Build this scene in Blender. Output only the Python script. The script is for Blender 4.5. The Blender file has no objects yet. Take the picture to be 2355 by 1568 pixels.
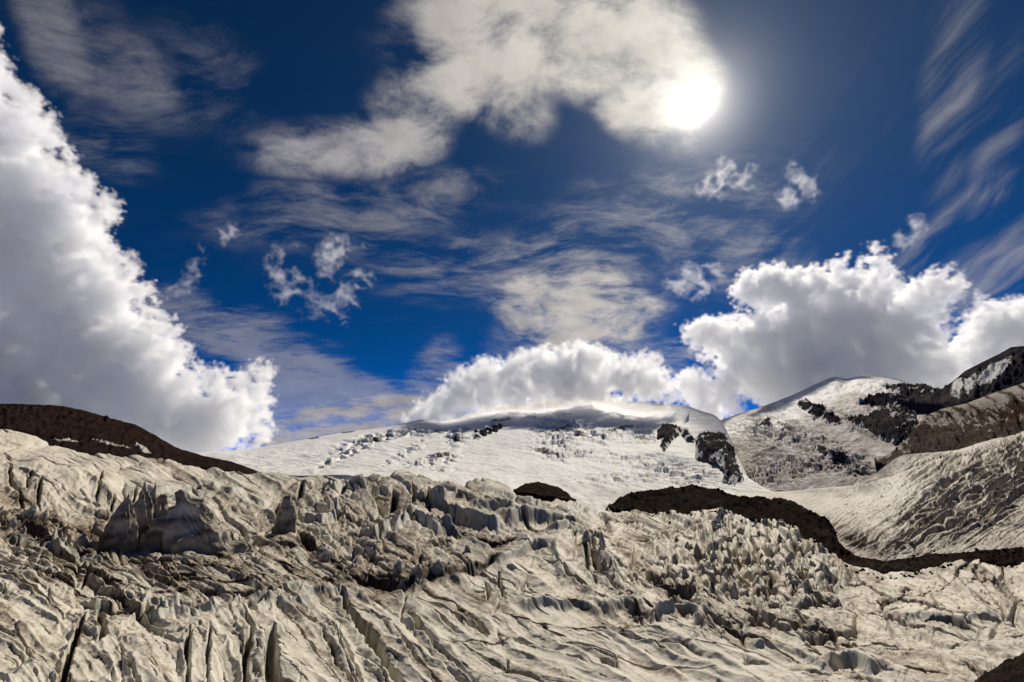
import bpy, math, random
import numpy as np
from mathutils import Vector, Matrix

# ------------------------------------------------------------------ camera, sky, sun, exposure
SC = bpy.context.scene
COL = SC.collection
PITCH = math.radians(15.0)
HALF = math.tan(math.radians(46.5))           # half of a 93 degree wide view
EYE = 40.0
cam_data = bpy.data.cameras.new('camera')
cam_data.sensor_width = 36.0
cam_data.lens = 18.0 / HALF
cam_data.clip_start = 0.5
cam_data.clip_end = 120000.0
cam = bpy.data.objects.new('camera', cam_data)
cam.location = (0, 0, EYE)
cam.rotation_euler = (math.pi / 2 + PITCH, 0, 0)
COL.objects.link(cam)
SC.camera = cam


def ray(u, v):
    """direction through a point of the 2354 x 1568 survey sheet (numpy arrays or floats)"""
    u = np.asarray(u, float); v = np.asarray(v, float)
    x = (u - 1177.0) / 1177.0 * HALF
    y = (784.0 - v) / 1177.0 * HALF
    cp, sp = math.cos(PITCH), math.sin(PITCH)
    return np.stack([x + 0 * y, cp - y * sp + 0 * x, sp + y * cp + 0 * x], -1)


def at(u, v, d):
    """world point at horizontal distance d in that direction"""
    r = ray(u, v)
    h = np.hypot(r[..., 0], r[..., 1])
    p = r * (np.asarray(d, float) / h)[..., None]
    p[..., 2] += EYE
    return p


SUN = Vector(ray(1605, 238).tolist()).normalized()
SUN_EL = math.asin(SUN.z)
SUN_AZ = math.atan2(SUN.x, SUN.y)
sun_data = bpy.data.lights.new('sun', 'SUN')
sun_data.energy = 4.5
sun_data.angle = math.radians(0.55)
sun_data.color = (1.0, 0.92, 0.785)
sun = bpy.data.objects.new('sun', sun_data)
sun.rotation_euler = SUN.to_track_quat('Z', 'Y').to_euler()
COL.objects.link(sun)

SC.view_settings.view_transform = 'Standard'
SC.view_settings.look = 'None'
SC.view_settings.exposure = 0.0
SC.view_settings.gamma = 1.0
SC.view_settings.use_curve_mapping = False
SC.render.engine = 'CYCLES'
cy = SC.cycles
cy.max_bounces = 16
cy.diffuse_bounces = 3
cy.glossy_bounces = 2
cy.transmission_bounces = 2
cy.volume_bounces = 14
cy.transparent_max_bounces = 8
cy.use_denoising = True
cy.sample_clamp_indirect = 6.0


class Nodes:
    """small helper to write node trees"""
    def __init__(self, tree):
        self.t = tree
        tree.nodes.clear()

    def new(self, kind, **kw):
        n = self.t.nodes.new(kind)
        for k, v in kw.items():
            setattr(n, k, v)
        return n

    def link(self, a, b):
        self.t.links.new(a, b)

    def put(self, sock, val):
        if hasattr(val, 'is_output'):
            self.link(val, sock)
        else:
            sock.default_value = val

    def math(self, op, a, b=None, c=None, clamp=False):
        n = self.new('ShaderNodeMath', operation=op, use_clamp=clamp)
        self.put(n.inputs[0], a)
        if b is not None:
            self.put(n.inputs[1], b)
        if c is not None:
            self.put(n.inputs[2], c)
        return n.outputs[0]

    def vec(self, op, a, b=None):
        n = self.new('ShaderNodeVectorMath', operation=op)
        self.put(n.inputs[0], a)
        if b is not None:
            self.put(n.inputs[1], b)
        return n.outputs['Value'] if op in ('DOT_PRODUCT', 'LENGTH', 'DISTANCE') else n.outputs[0]

    def noise(self, vec, scale, detail=4.0, rough=0.55, dist=0.0, lac=2.0):
        n = self.new('ShaderNodeTexNoise')
        self.put(n.inputs['Vector'], vec)
        n.inputs['Scale'].default_value = scale
        n.inputs['Detail'].default_value = detail
        n.inputs['Roughness'].default_value = rough
        n.inputs['Lacunarity'].default_value = lac
        n.inputs['Distortion'].default_value = dist
        return n.outputs[0]

    def range(self, val, a, b, c=0.0, d=1.0, smooth=True):
        n = self.new('ShaderNodeMapRange')
        if smooth:
            n.interpolation_type = 'SMOOTHSTEP'
        self.put(n.inputs[0], val)
        for i, q in enumerate((a, b, c, d)):
            self.put(n.inputs[1 + i], q)
        return n.outputs[0]

    def mix(self, f, a, b, mode='MIX'):
        n = self.new('ShaderNodeMix', data_type='RGBA', blend_type=mode)
        self.put(n.inputs[0], f)
        self.put(n.inputs[6], a if hasattr(a, 'is_output') else (*a, 1.0))
        self.put(n.inputs[7], b if hasattr(b, 'is_output') else (*b, 1.0))
        return n.outputs[2]

    def mapping(self, vec, scale=(1, 1, 1), rot=(0, 0, 0), loc=(0, 0, 0)):
        n = self.new('ShaderNodeMapping')
        self.put(n.inputs[0], vec)
        n.inputs['Scale'].default_value = scale
        n.inputs['Rotation'].default_value = rot
        n.inputs['Location'].default_value = loc
        return n.outputs[0]


def build_world():
    w = bpy.data.worlds.new('World')
    SC.world = w
    w.use_nodes = True
    N = Nodes(w.node_tree)
    out = N.new('ShaderNodeOutputWorld')
    bg = N.new('ShaderNodeBackground')
    sky = N.new('ShaderNodeTexSky', sky_type='NISHITA')
    sky.sun_disc = False
    sky.sun_elevation = SUN_EL
    sky.sun_rotation = SUN_AZ
    sky.altitude = 18000.0
    sky.air_density = 1.0
    sky.dust_density = 0.1
    sky.ozone_density = 5.0
    hs = N.new('ShaderNodeHueSaturation')
    hs.inputs['Saturation'].default_value = 1.2
    hs.inputs['Hue'].default_value = 0.488
    hs.inputs['Value'].default_value = 1.0
    N.link(sky.outputs[0], hs.inputs['Color'])
    gam = N.new('ShaderNodeGamma')
    gam.inputs[1].default_value = 1.2
    N.link(hs.outputs[0], gam.inputs[0])
    blue = gam.outputs[0]

    co = N.new('ShaderNodeTexCoord').outputs['Generated']
    nrm = N.vec('NORMALIZE', co)
    sep = N.new('ShaderNodeSeparateXYZ')
    N.link(nrm, sep.inputs[0])
    zz = N.math('ADD', N.math('MAXIMUM', sep.outputs[2], 0.0), 0.28)
    comb = N.new('ShaderNodeCombineXYZ')
    N.link(N.math('DIVIDE', sep.outputs[0], zz), comb.inputs[0])
    N.link(N.math('DIVIDE', sep.outputs[1], zz), comb.inputs[1])
    plane = comb.outputs[0]                      # the high cloud layer seen from below

    def blob(u, v, ru, rv, ang=0.0):
        c = ray(u, v); c /= np.linalg.norm(c)
        a = math.radians(ang)
        e1 = ray(u + 10 * math.cos(a), v + 10 * math.sin(a)); e1 /= np.linalg.norm(e1)
        e2 = ray(u - 10 * math.sin(a), v + 10 * math.cos(a)); e2 /= np.linalg.norm(e2)
        k1 = (e1 - c); s1 = np.linalg.norm(k1) / 10.0; k1 /= np.linalg.norm(k1)
        k2 = (e2 - c); s2 = np.linalg.norm(k2) / 10.0; k2 /= np.linalg.norm(k2)
        q = N.vec('SUBTRACT', nrm, tuple(c))
        A = N.vec('DOT_PRODUCT', q, tuple(k1 / (s1 * ru)))
        B = N.vec('DOT_PRODUCT', q, tuple(k2 / (s2 * rv)))
        r2 = N.math('MULTIPLY_ADD', A, A, N.math('MULTIPLY', B, B))
        return N.range(r2, 0.0, 1.6, 1.0, 0.0)

    def summed(items):
        tot = None
        for it in items:
            b = N.math('MULTIPLY', blob(*it[1:]), it[0])
            tot = b if tot is None else N.math('ADD', tot, b)
        return tot

    # thick high cloud in front of the sun, and the pale veil spreading from it to the left
    thick = summed([(1.0, 1270, 50, 310, 140, 6), (0.95, 1430, 150, 220, 125, 18), (0.75, 1130, 190, 170, 100, 30),
                    (0.55, 1500, 290, 130, 65, 22), (0.5, 1550, 215, 110, 95, 0), (0.6, 960, 240, 170, 120, -38), (0.62, 790, 345, 230, 75, -8),
                    (0.35, 1000, 40, 190, 80, -20), (0.86, 1320, 690, 210, 90, 4), (0.5, 1310, 780, 200, 60, 0), (0.85, 770, 965, 250, 55, -10), (0.55, 900, 950, 120, 45, -20)])
    veil = summed([(0.34, 120, 90, 150, 80, 100), (0.30, 260, 150, 200, 110, 70), (0.28, 240, 340, 130, 70, 10), (0.22, 480, 180, 160, 120, 60), (0.42, 830, 470, 330, 90, -12),
                   (0.6, 560, 770, 260, 70, 22), (0.5, 700, 860, 200, 60, 25), (1.0, 770, 930, 330, 75, 10),
                   (0.34, 1100, 620, 330, 90, 4), (0.5, 1000, 860, 90, 60, -60),
                   (0.28, 1500, 520, 360, 150, -10), (0.28, 2185, 200, 260, 80, 80), (0.2, 2290, 350, 220, 60, 84),
                   (0.34, 2150, 560, 190, 60, -58), (0.40, 2260, 620, 240, 60, -58), (0.5, 1560, 830, 200, 70, 0),
                   (0.35, 1750, 620, 120, 90, 0), (0.4, 2330, 620, 190, 50, -60)])
    warp = N.new('ShaderNodeTexNoise'); N.link(plane, warp.inputs['Vector'])
    warp.inputs['Scale'].default_value = 1.9; warp.inputs['Detail'].default_value = 3.0
    wv = N.vec('SCALE', N.vec('SUBTRACT', warp.outputs['Color'], (0.5, 0.5, 0.5))); wv.node.inputs['Scale'].default_value = 0.26
    bent = N.vec('ADD', plane, wv)
    n1 = N.noise(N.mapping(bent, (1.0, 1.25, 1.0)), 5.2, 12.0, 0.63, 0.15)
    n2 = N.noise(N.mapping(bent, (1.0, 2.2, 1.0), (0, 0, math.radians(-28))), 4.6, 12.0, 0.66, 0.2)
    n3 = N.noise(N.mapping(bent, (3.6, 0.55, 1.0), (0, 0, math.radians(-24))), 2.8, 11.0, 0.62, 0.1)
    # wisps are everywhere at a low level, more in some parts of the sky
    tk = N.math('MINIMUM', thick, 1.0)
    e1_ = N.range(n1, 0.28, 0.72, -0.5, 0.5, smooth=False)
    t = N.math('MULTIPLY_ADD', e1_, N.math('MINIMUM', N.math('MULTIPLY', tk, 2.6), 1.5), N.math('MULTIPLY', tk, 0.92))
    t = N.math('MULTIPLY', N.range(t, 0.0, 1.12), 0.95)
    vk = N.math('ADD', veil, 0.07)
    nv = N.mix(N.range(sep.outputs[0], 0.35, 0.6), n2, n3)
    e2_ = N.range(nv, 0.28, 0.72, -0.5, 0.5, smooth=False)
    va = N.math('MULTIPLY_ADD', e2_, N.math('MINIMUM', N.math('MULTIPLY', vk, 3.4), 1.5), vk)
    va = N.math('MULTIPLY', N.range(va, 0.05, 1.15), 0.46)
    alpha = N.math('MAXIMUM', t, va)
    alpha = N.math('MULTIPLY', alpha, N.range(sep.outputs[2], -0.02, 0.03))

    mu = N.vec('DOT_PRODUCT', nrm, tuple(SUN))
    # cloud brightens towards the sun (forward scattering in thin cloud)
    lit = N.range(mu, 0.80, 0.995)
    nn = N.noise(plane, 7.0, 6.0, 0.6)
    shade = N.range(nn, 0.3, 0.7, 0.82, 1.1)
    ccol = N.mix(lit, (0.40, 0.38, 0.385), (0.74, 0.68, 0.60))
    ccol = N.vec('SCALE', ccol)
    ccol.node.inputs['Scale'].default_value = 1.0
    N.link(shade, ccol.node.inputs['Scale'])

    k = N.new('ShaderNodeVectorMath', operation='SCALE')
    N.link(blue, k.inputs[0])
    k.inputs['Scale'].default_value = SKY_STRENGTH
    col = N.mix(alpha, k.outputs[0], ccol)
    # the sun and its aureole
    ang = N.math('ARCCOSINE', N.math('MINIMUM', mu, 0.999999))
    ang = N.math('MULTIPLY', ang, 180 / math.pi)
    core = N.math('MULTIPLY', N.math('POWER', 2.718, N.math('MULTIPLY', ang, -0.56)), 2.0)
    halo = N.math('MULTIPLY', N.math('POWER', 2.718, N.math('MULTIPLY', ang, -0.17)), 0.17)
    halo2 = N.math('MULTIPLY', N.math('POWER', 2.718, N.math('MULTIPLY', ang, -0.08)), 0.08)
    glow = N.vec('SCALE', (1.0, 0.92, 0.78))
    N.link(N.math('ADD', core, halo), glow.node.inputs['Scale'])
    glow2 = N.vec('SCALE', (0.46, 0.72, 1.0))
    N.link(halo2, glow2.node.inputs['Scale'])
    fin = N.vec('ADD', N.vec('ADD', col, glow), glow2)
    N.link(fin, bg.inputs['Color'])
    bg.inputs['Strength'].default_value = 1.0
    N.link(bg.outputs[0], out.inputs['Surface'])
    w.cycles.sampling_method = 'MANUAL'
    w.cycles.sample_map_resolution = 512


SKY_STRENGTH = 0.15
build_world()

# ------------------------------------------------------------------ numpy noise

def _h(ix, iy, iz, seed):
    with np.errstate(over='ignore'):
        h = (ix.astype(np.int64) * 374761393 + iy.astype(np.int64) * 668265263 + iz * 2147483647 + seed * 1274126177) & 0xFFFFFFFF
        h = ((h ^ (h >> 13)) * 1274126177) & 0xFFFFFFFF
        h = ((h ^ (h >> 16)) * 2246822519) & 0xFFFFFFFF
        return h ^ (h >> 15)


def _r(ix, iy, iz, seed):
    return (_h(ix, iy, iz, seed) & 0xFFFFF).astype(np.float32) / 1048575.0


def perlin(x, y, seed=0):
    xi = np.floor(x); yi = np.floor(y)
    fx = (x - xi).astype(np.float32); fy = (y - yi).astype(np.float32)
    xi = xi.astype(np.int64); yi = yi.astype(np.int64)
    u = fx * fx * fx * (fx * (fx * 6 - 15) + 10)
    v = fy * fy * fy * (fy * (fy * 6 - 15) + 10)

    def g(ax, ay, dx, dy):
        a = _r(ax, ay, 0, seed) * (2 * math.pi)
        return np.cos(a) * dx + np.sin(a) * dy
    a = g(xi, yi, fx, fy); b = g(xi + 1, yi, fx - 1, fy)
    c = g(xi, yi + 1, fx, fy - 1); d = g(xi + 1, yi + 1, fx - 1, fy - 1)
    return ((a + (b - a) * u) * (1 - v) + (c + (d - c) * u) * v) * 1.5


def fbm(x, y, octv=4, seed=0, gain=0.5, lac=2.03):
    t = 0; a = 1.0; s = 0
    for i in range(octv):
        t = t + a * perlin(x, y, seed + i * 17); s += a
        x = x * lac + 3.1; y = y * lac - 1.7; a *= gain
    return t / s


def ridged(x, y, octv=4, seed=0, gain=0.55):
    t = 0; a = 1.0; s = 0
    for i in range(octv):
        n = 1 - np.abs(perlin(x, y, seed + i * 29)) * 1.6
        t = t + a * n * n; s += a
        x = x * 2.07 + 5.3; y = y * 2.07 + 1.9; a *= gain
    return t / s


def perlin3(p, seed=0):
    pi = np.floor(p); f = (p - pi).astype(np.float32); pi = pi.astype(np.int64)
    w = f * f * f * (f * (f * 6 - 15) + 10)
    r = 0
    for dx in (0, 1):
        for dy in (0, 1):
            for dz in (0, 1):
                ix, iy, iz = pi[:, 0] + dx, pi[:, 1] + dy, pi[:, 2] + dz
                h = _h(ix, iy, iz * 1, seed)
                gx = ((h & 1023).astype(np.float32) / 511.5 - 1)
                gy = (((h >> 10) & 1023).astype(np.float32) / 511.5 - 1)
                gz = (((h >> 20) & 1023).astype(np.float32) / 511.5 - 1)
                d = gx * (f[:, 0] - dx) + gy * (f[:, 1] - dy) + gz * (f[:, 2] - dz)
                wt = (w[:, 0] if dx else 1 - w[:, 0]) * (w[:, 1] if dy else 1 - w[:, 1]) * (w[:, 2] if dz else 1 - w[:, 2])
                r = r + d * wt
    return r * 1.3


def worley(x, y, seed=0, jit=0.9):
    """returns f1, f2, per-cell randoms (a, b, c) and offset from the cell's centre"""
    xi = np.floor(x).astype(np.int64); yi = np.floor(y).astype(np.int64)
    f1 = np.full(x.shape, 9.0, np.float32); f2 = f1.copy()
    a = np.zeros(x.shape, np.float32); b = a.copy(); c = a.copy(); ox = a.copy(); oy = a.copy()
    for dx in (-1, 0, 1):
        for dy in (-1, 0, 1):
            cx = xi + dx; cy_ = yi + dy
            h = _h(cx, cy_, 0, seed)
            rx = (h & 1023).astype(np.float32) / 1023; ry = ((h >> 10) & 1023).astype(np.float32) / 1023
            qx = (x - cx - 0.5 - (rx - .5) * jit).astype(np.float32)
            qy = (y - cy_ - 0.5 - (ry - .5) * jit).astype(np.float32)
            d = np.sqrt(qx * qx + qy * qy)
            new = d < f1
            f2 = np.where(new, f1, np.minimum(f2, d))
            f1 = np.where(new, d, f1)
            h2 = _h(cx, cy_, 7, seed + 5)
            a = np.where(new, (h2 & 1023).astype(np.float32) / 1023, a)
            b = np.where(new, ((h2 >> 10) & 1023).astype(np.float32) / 1023, b)
            c = np.where(new, ((h2 >> 20) & 1023).astype(np.float32) / 1023, c)
            ox = np.where(new, qx, ox); oy = np.where(new, qy, oy)
    return f1, f2, a, b, c, ox, oy


def sstep(x, a, b):
    t = np.clip((x - a) / (b - a), 0, 1)
    return t * t * (3 - 2 * t)


def crv(pts, x):
    """monotone-x polyline lookup with light smoothing"""
    p = np.array(pts, float)
    return np.interp(x, p[:, 0], p[:, 1])


# ------------------------------------------------------------------ mesh helpers

def mesh_from(name, verts, faces, mat=None, smooth=True):
    me = bpy.data.meshes.new(name)
    verts = np.ascontiguousarray(verts, np.float32); faces = np.ascontiguousarray(faces, np.int32)
    k = faces.shape[1]
    me.vertices.add(len(verts)); me.vertices.foreach_set('co', verts.ravel())
    me.loops.add(faces.size); me.loops.foreach_set('vertex_index', faces.ravel())
    me.polygons.add(len(faces))
    me.polygons.foreach_set('loop_start', np.arange(0, faces.size, k, dtype=np.int32))
    me.update(calc_edges=True)
    if smooth:
        me.polygons.foreach_set('use_smooth', np.ones(len(faces), bool))
    if mat:
        me.materials.append(mat)
    return me


def grid_faces(nr, nc, flip=False):
    i = np.arange(nr * nc).reshape(nr, nc)
    a = i[:-1, :-1].ravel(); b = i[:-1, 1:].ravel(); c = i[1:, 1:].ravel(); d = i[1:, :-1].ravel()
    return np.stack([a, d, c, b] if flip else [a, b, c, d], 1)


def attr(me, name, vals):
    at_ = me.attributes.new(name, 'FLOAT', 'POINT')
    at_.data.foreach_set('value', np.ascontiguousarray(vals, np.float32).ravel())


def put(name, me, parent=None, **props):
    o = bpy.data.objects.new(name, me)
    COL.objects.link(o)
    if parent:
        o.parent = parent
    for k, v in props.items():
        o[k] = v
    return o


def new_mat(name):
    m = bpy.data.materials.new(name)
    m.use_nodes = True
    return m, Nodes(m.node_tree)

# ------------------------------------------------------------------ materials of the land

def ice_material(name, clean, dirty, brown, grain=1.0, rough=0.6):
    m, N = new_mat(name)
    out = N.new('ShaderNodeOutputMaterial')
    b = N.new('ShaderNodeBsdfPrincipled')
    co = N.new('ShaderNodeTexCoord').outputs['Object']
    da = N.new('ShaderNodeAttribute'); da.attribute_name = 'dirt'
    sa = N.new('ShaderNodeAttribute'); sa.attribute_name = 'stripe'
    bl = N.new('ShaderNodeAttribute'); bl.attribute_name = 'blue'
    n1 = N.noise(co, 0.05 * grain, 8.0, 0.62, 0.6)
    n2 = N.noise(co, 0.45 * grain, 8.0, 0.68, 0.4)
    n3 = N.noise(co, 1.4 * grain, 6.0, 0.72)
    base = N.mix(N.range(n1, 0.35, 0.68), clean, tuple(0.84 * c for c in clean))
    grit = N.math('MULTIPLY_ADD', N.math('SUBTRACT', n2, 0.5), 1.1, da.outputs['Fac'])
    grit = N.math('MULTIPLY_ADD', N.math('SUBTRACT', n3, 0.5), 1.0, grit)
    base = N.mix(N.range(grit, 0.05, 0.62), base, dirty)
    base = N.mix(N.range(grit, 0.55, 1.0), base, brown)
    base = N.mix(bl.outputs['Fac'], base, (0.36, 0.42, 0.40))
    st = N.math('MULTIPLY', sa.outputs['Fac'], N.range(n2, 0.25, 0.6, 0.35, 1.0))
    base = N.mix(N.math('MINIMUM', st, 0.92), base, tuple(0.6 * c for c in brown))
    N.link(base, b.inputs['Base Color'])
    b.inputs['Roughness'].default_value = rough
    b.inputs['Specular IOR Level'].default_value = 0.08
    bmp = N.new('ShaderNodeBump'); bmp.inputs['Strength'].default_value = 0.5; bmp.inputs['Distance'].default_value = 0.3 / grain
    h = N.math('MULTIPLY_ADD', n2, 1.0, N.math('MULTIPLY', n3, 0.3))
    N.link(h, bmp.inputs['Height']); N.link(bmp.outputs[0], b.inputs['Normal'])
    N.link(b.outputs[0], out.inputs['Surface'])
    return m


def rock_material(name, dark, light, grain=1.0, snow=None, tint=None):
    m, N = new_mat(name)
    out = N.new('ShaderNodeOutputMaterial')
    b = N.new('ShaderNodeBsdfPrincipled')
    co = N.new('ShaderNodeTexCoord').outputs['Object']
    n1 = N.noise(co, 0.02 * grain, 9.0, 0.65, 0.5)
    n2 = N.noise(co, 0.25 * grain, 7.0, 0.7, 0.2)
    col = N.mix(N.range(n1, 0.35, 0.7), dark, light)
    col = N.mix(N.range(n2, 0.35, 0.75), col, tuple(0.6 * c for c in dark))
    if tint:
        n4 = N.noise(co, 0.009 * grain, 5.0, 0.6, 1.0)
        col = N.mix(N.range(n4, 0.42, 0.62), col, tint)
    if snow:
        sa = N.new('ShaderNodeAttribute'); sa.attribute_name = 'snow'
        s = N.math('MULTIPLY_ADD', N.math('SUBTRACT', n2, 0.5), 0.9, sa.outputs['Fac'])
        s = N.math('MULTIPLY_ADD', N.math('SUBTRACT', n1, 0.5), 0.5, s)
        col = N.mix(N.range(s, 0.44, 0.56), col, snow)
    N.link(col, b.inputs['Base Color'])
    b.inputs['Roughness'].default_value = 0.85
    b.inputs['Specular IOR Level'].default_value = 0.0
    bmp = N.new('ShaderNodeBump'); bmp.inputs['Strength'].default_value = 1.0; bmp.inputs['Distance'].default_value = 2.0 / grain
    N.link(n2, bmp.inputs['Height']); N.link(bmp.outputs[0], b.inputs['Normal'])
    N.link(b.outputs[0], out.inputs['Surface'])
    return m


def snow_material(name):
    m, N = new_mat(name)
    out = N.new('ShaderNodeOutputMaterial')
    b = N.new('ShaderNodeBsdfPrincipled')
    co = N.new('ShaderNodeTexCoord').outputs['Object']
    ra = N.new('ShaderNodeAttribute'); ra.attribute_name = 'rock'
    da = N.new('ShaderNodeAttribute'); da.attribute_name = 'dirt'
    n1 = N.noise(co, 0.004, 8.0, 0.6, 0.4)
    n2 = N.noise(co, 0.03, 7.0, 0.66, 0.3)
    n3 = N.noise(N.mapping(co, (1.0, 0.25, 1.0), (0, 0, 0.5)), 0.02, 7.0, 0.6, 0.8)
    col = N.mix(N.range(n1, 0.35, 0.7), (0.86, 0.85, 0.83), (0.78, 0.77, 0.75))
    d = N.math('MULTIPLY_ADD', N.math('SUBTRACT', n3, 0.5), 1.3, da.outputs['Fac'])
    col = N.mix(N.range(d, 0.1, 1.0, 0.0, 0.9), col, (0.25, 0.205, 0.178))
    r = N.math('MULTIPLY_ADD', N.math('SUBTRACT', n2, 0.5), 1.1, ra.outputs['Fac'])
    rock_shade_col = N.mix(N.range(n2, 0.35, 0.65), (0.022, 0.020, 0.024), (0.075, 0.065, 0.06))
    col = N.mix(N.range(r, 0.45, 0.6), col, rock_shade_col)  # rock tone, also used for painted shade on the central mountain's seracs
    N.link(col, b.inputs['Base Color'])
    b.inputs['Roughness'].default_value = 0.7
    b.inputs['Specular IOR Level'].default_value = 0.05
    bmp = N.new('ShaderNodeBump'); bmp.inputs['Strength'].default_value = 0.7; bmp.inputs['Distance'].default_value = 12.0
    N.link(n2, bmp.inputs['Height']); N.link(bmp.outputs[0], b.inputs['Normal'])
    N.link(b.outputs[0], out.inputs['Surface'])
    return m


ICE = ice_material('glacier_ice', (0.69, 0.64, 0.54), (0.34, 0.28, 0.21), (0.085, 0.060, 0.043))
ICE_FAR = ice_material('far_glacier_ice', (0.52, 0.485, 0.425), (0.28, 0.23, 0.185), (0.07, 0.05, 0.038), grain=0.3)
SNOW = snow_material('mountain_snow')
RIDGE_ROCK = rock_material('ridge_rock', (0.014, 0.010, 0.010), (0.040, 0.028, 0.025), 0.5, tint=(0.030, 0.017, 0.014))
MORAINE_ROCK = rock_material('moraine_rock', (0.008, 0.007, 0.0065), (0.072, 0.056, 0.046), 2.2, tint=(0.026, 0.017, 0.013))
CLIFF_ROCK = rock_material('cliff_rock', (0.036, 0.034, 0.046), (0.13, 0.11, 0.10), 0.12, snow=(0.8, 0.79, 0.78))
RUST_ROCK = rock_material('rust_rock', (0.050, 0.030, 0.024), (0.085, 0.052, 0.038), 0.35, snow=(0.4, 0.35, 0.3), tint=(0.035, 0.024, 0.022))
HILL_ROCK = rock_material('hill_rock', (0.085, 0.064, 0.052), (0.24, 0.195, 0.16), 0.15, snow=(0.45, 0.40, 0.35), tint=(0.055, 0.034, 0.026))

# ------------------------------------------------------------------ far ground
gv = np.array([[-60000, -60000, -140], [60000, -60000, -140], [60000, 60000, -140], [-60000, 60000, -140]], float)
put('ground', mesh_from('ground', gv, np.array([[0, 1, 2, 3]]), SNOW), kind='structure')

# ------------------------------------------------------------------ the glacier in front
CREST = [(-300, 930), (0, 983), (121, 1013), (270, 1042), (450, 1060), (567, 1070), (720, 1083), (936, 1085), (1011, 1094), (1124, 1103), (1237, 1120), (1313, 1145),
         (1406, 1168), (1494, 1172), (1675, 1174), (1796, 1198), (1871, 1235), (1909, 1279), (1939, 1305), (2022, 1310), (2135, 1299), (2240, 1284), (2354, 1288), (2700, 1300)]
CREST_D = [(-300, 560), (567, 620), (900, 560), (1100, 520), (1313, 460), (1494, 400), (1675, 390), (1796, 350), (1909, 250), (2022, 235), (2354, 270), (2700, 280)]
VB = 1650.0
KV = 2.2                              # lengths along the view count this much more than across

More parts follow.
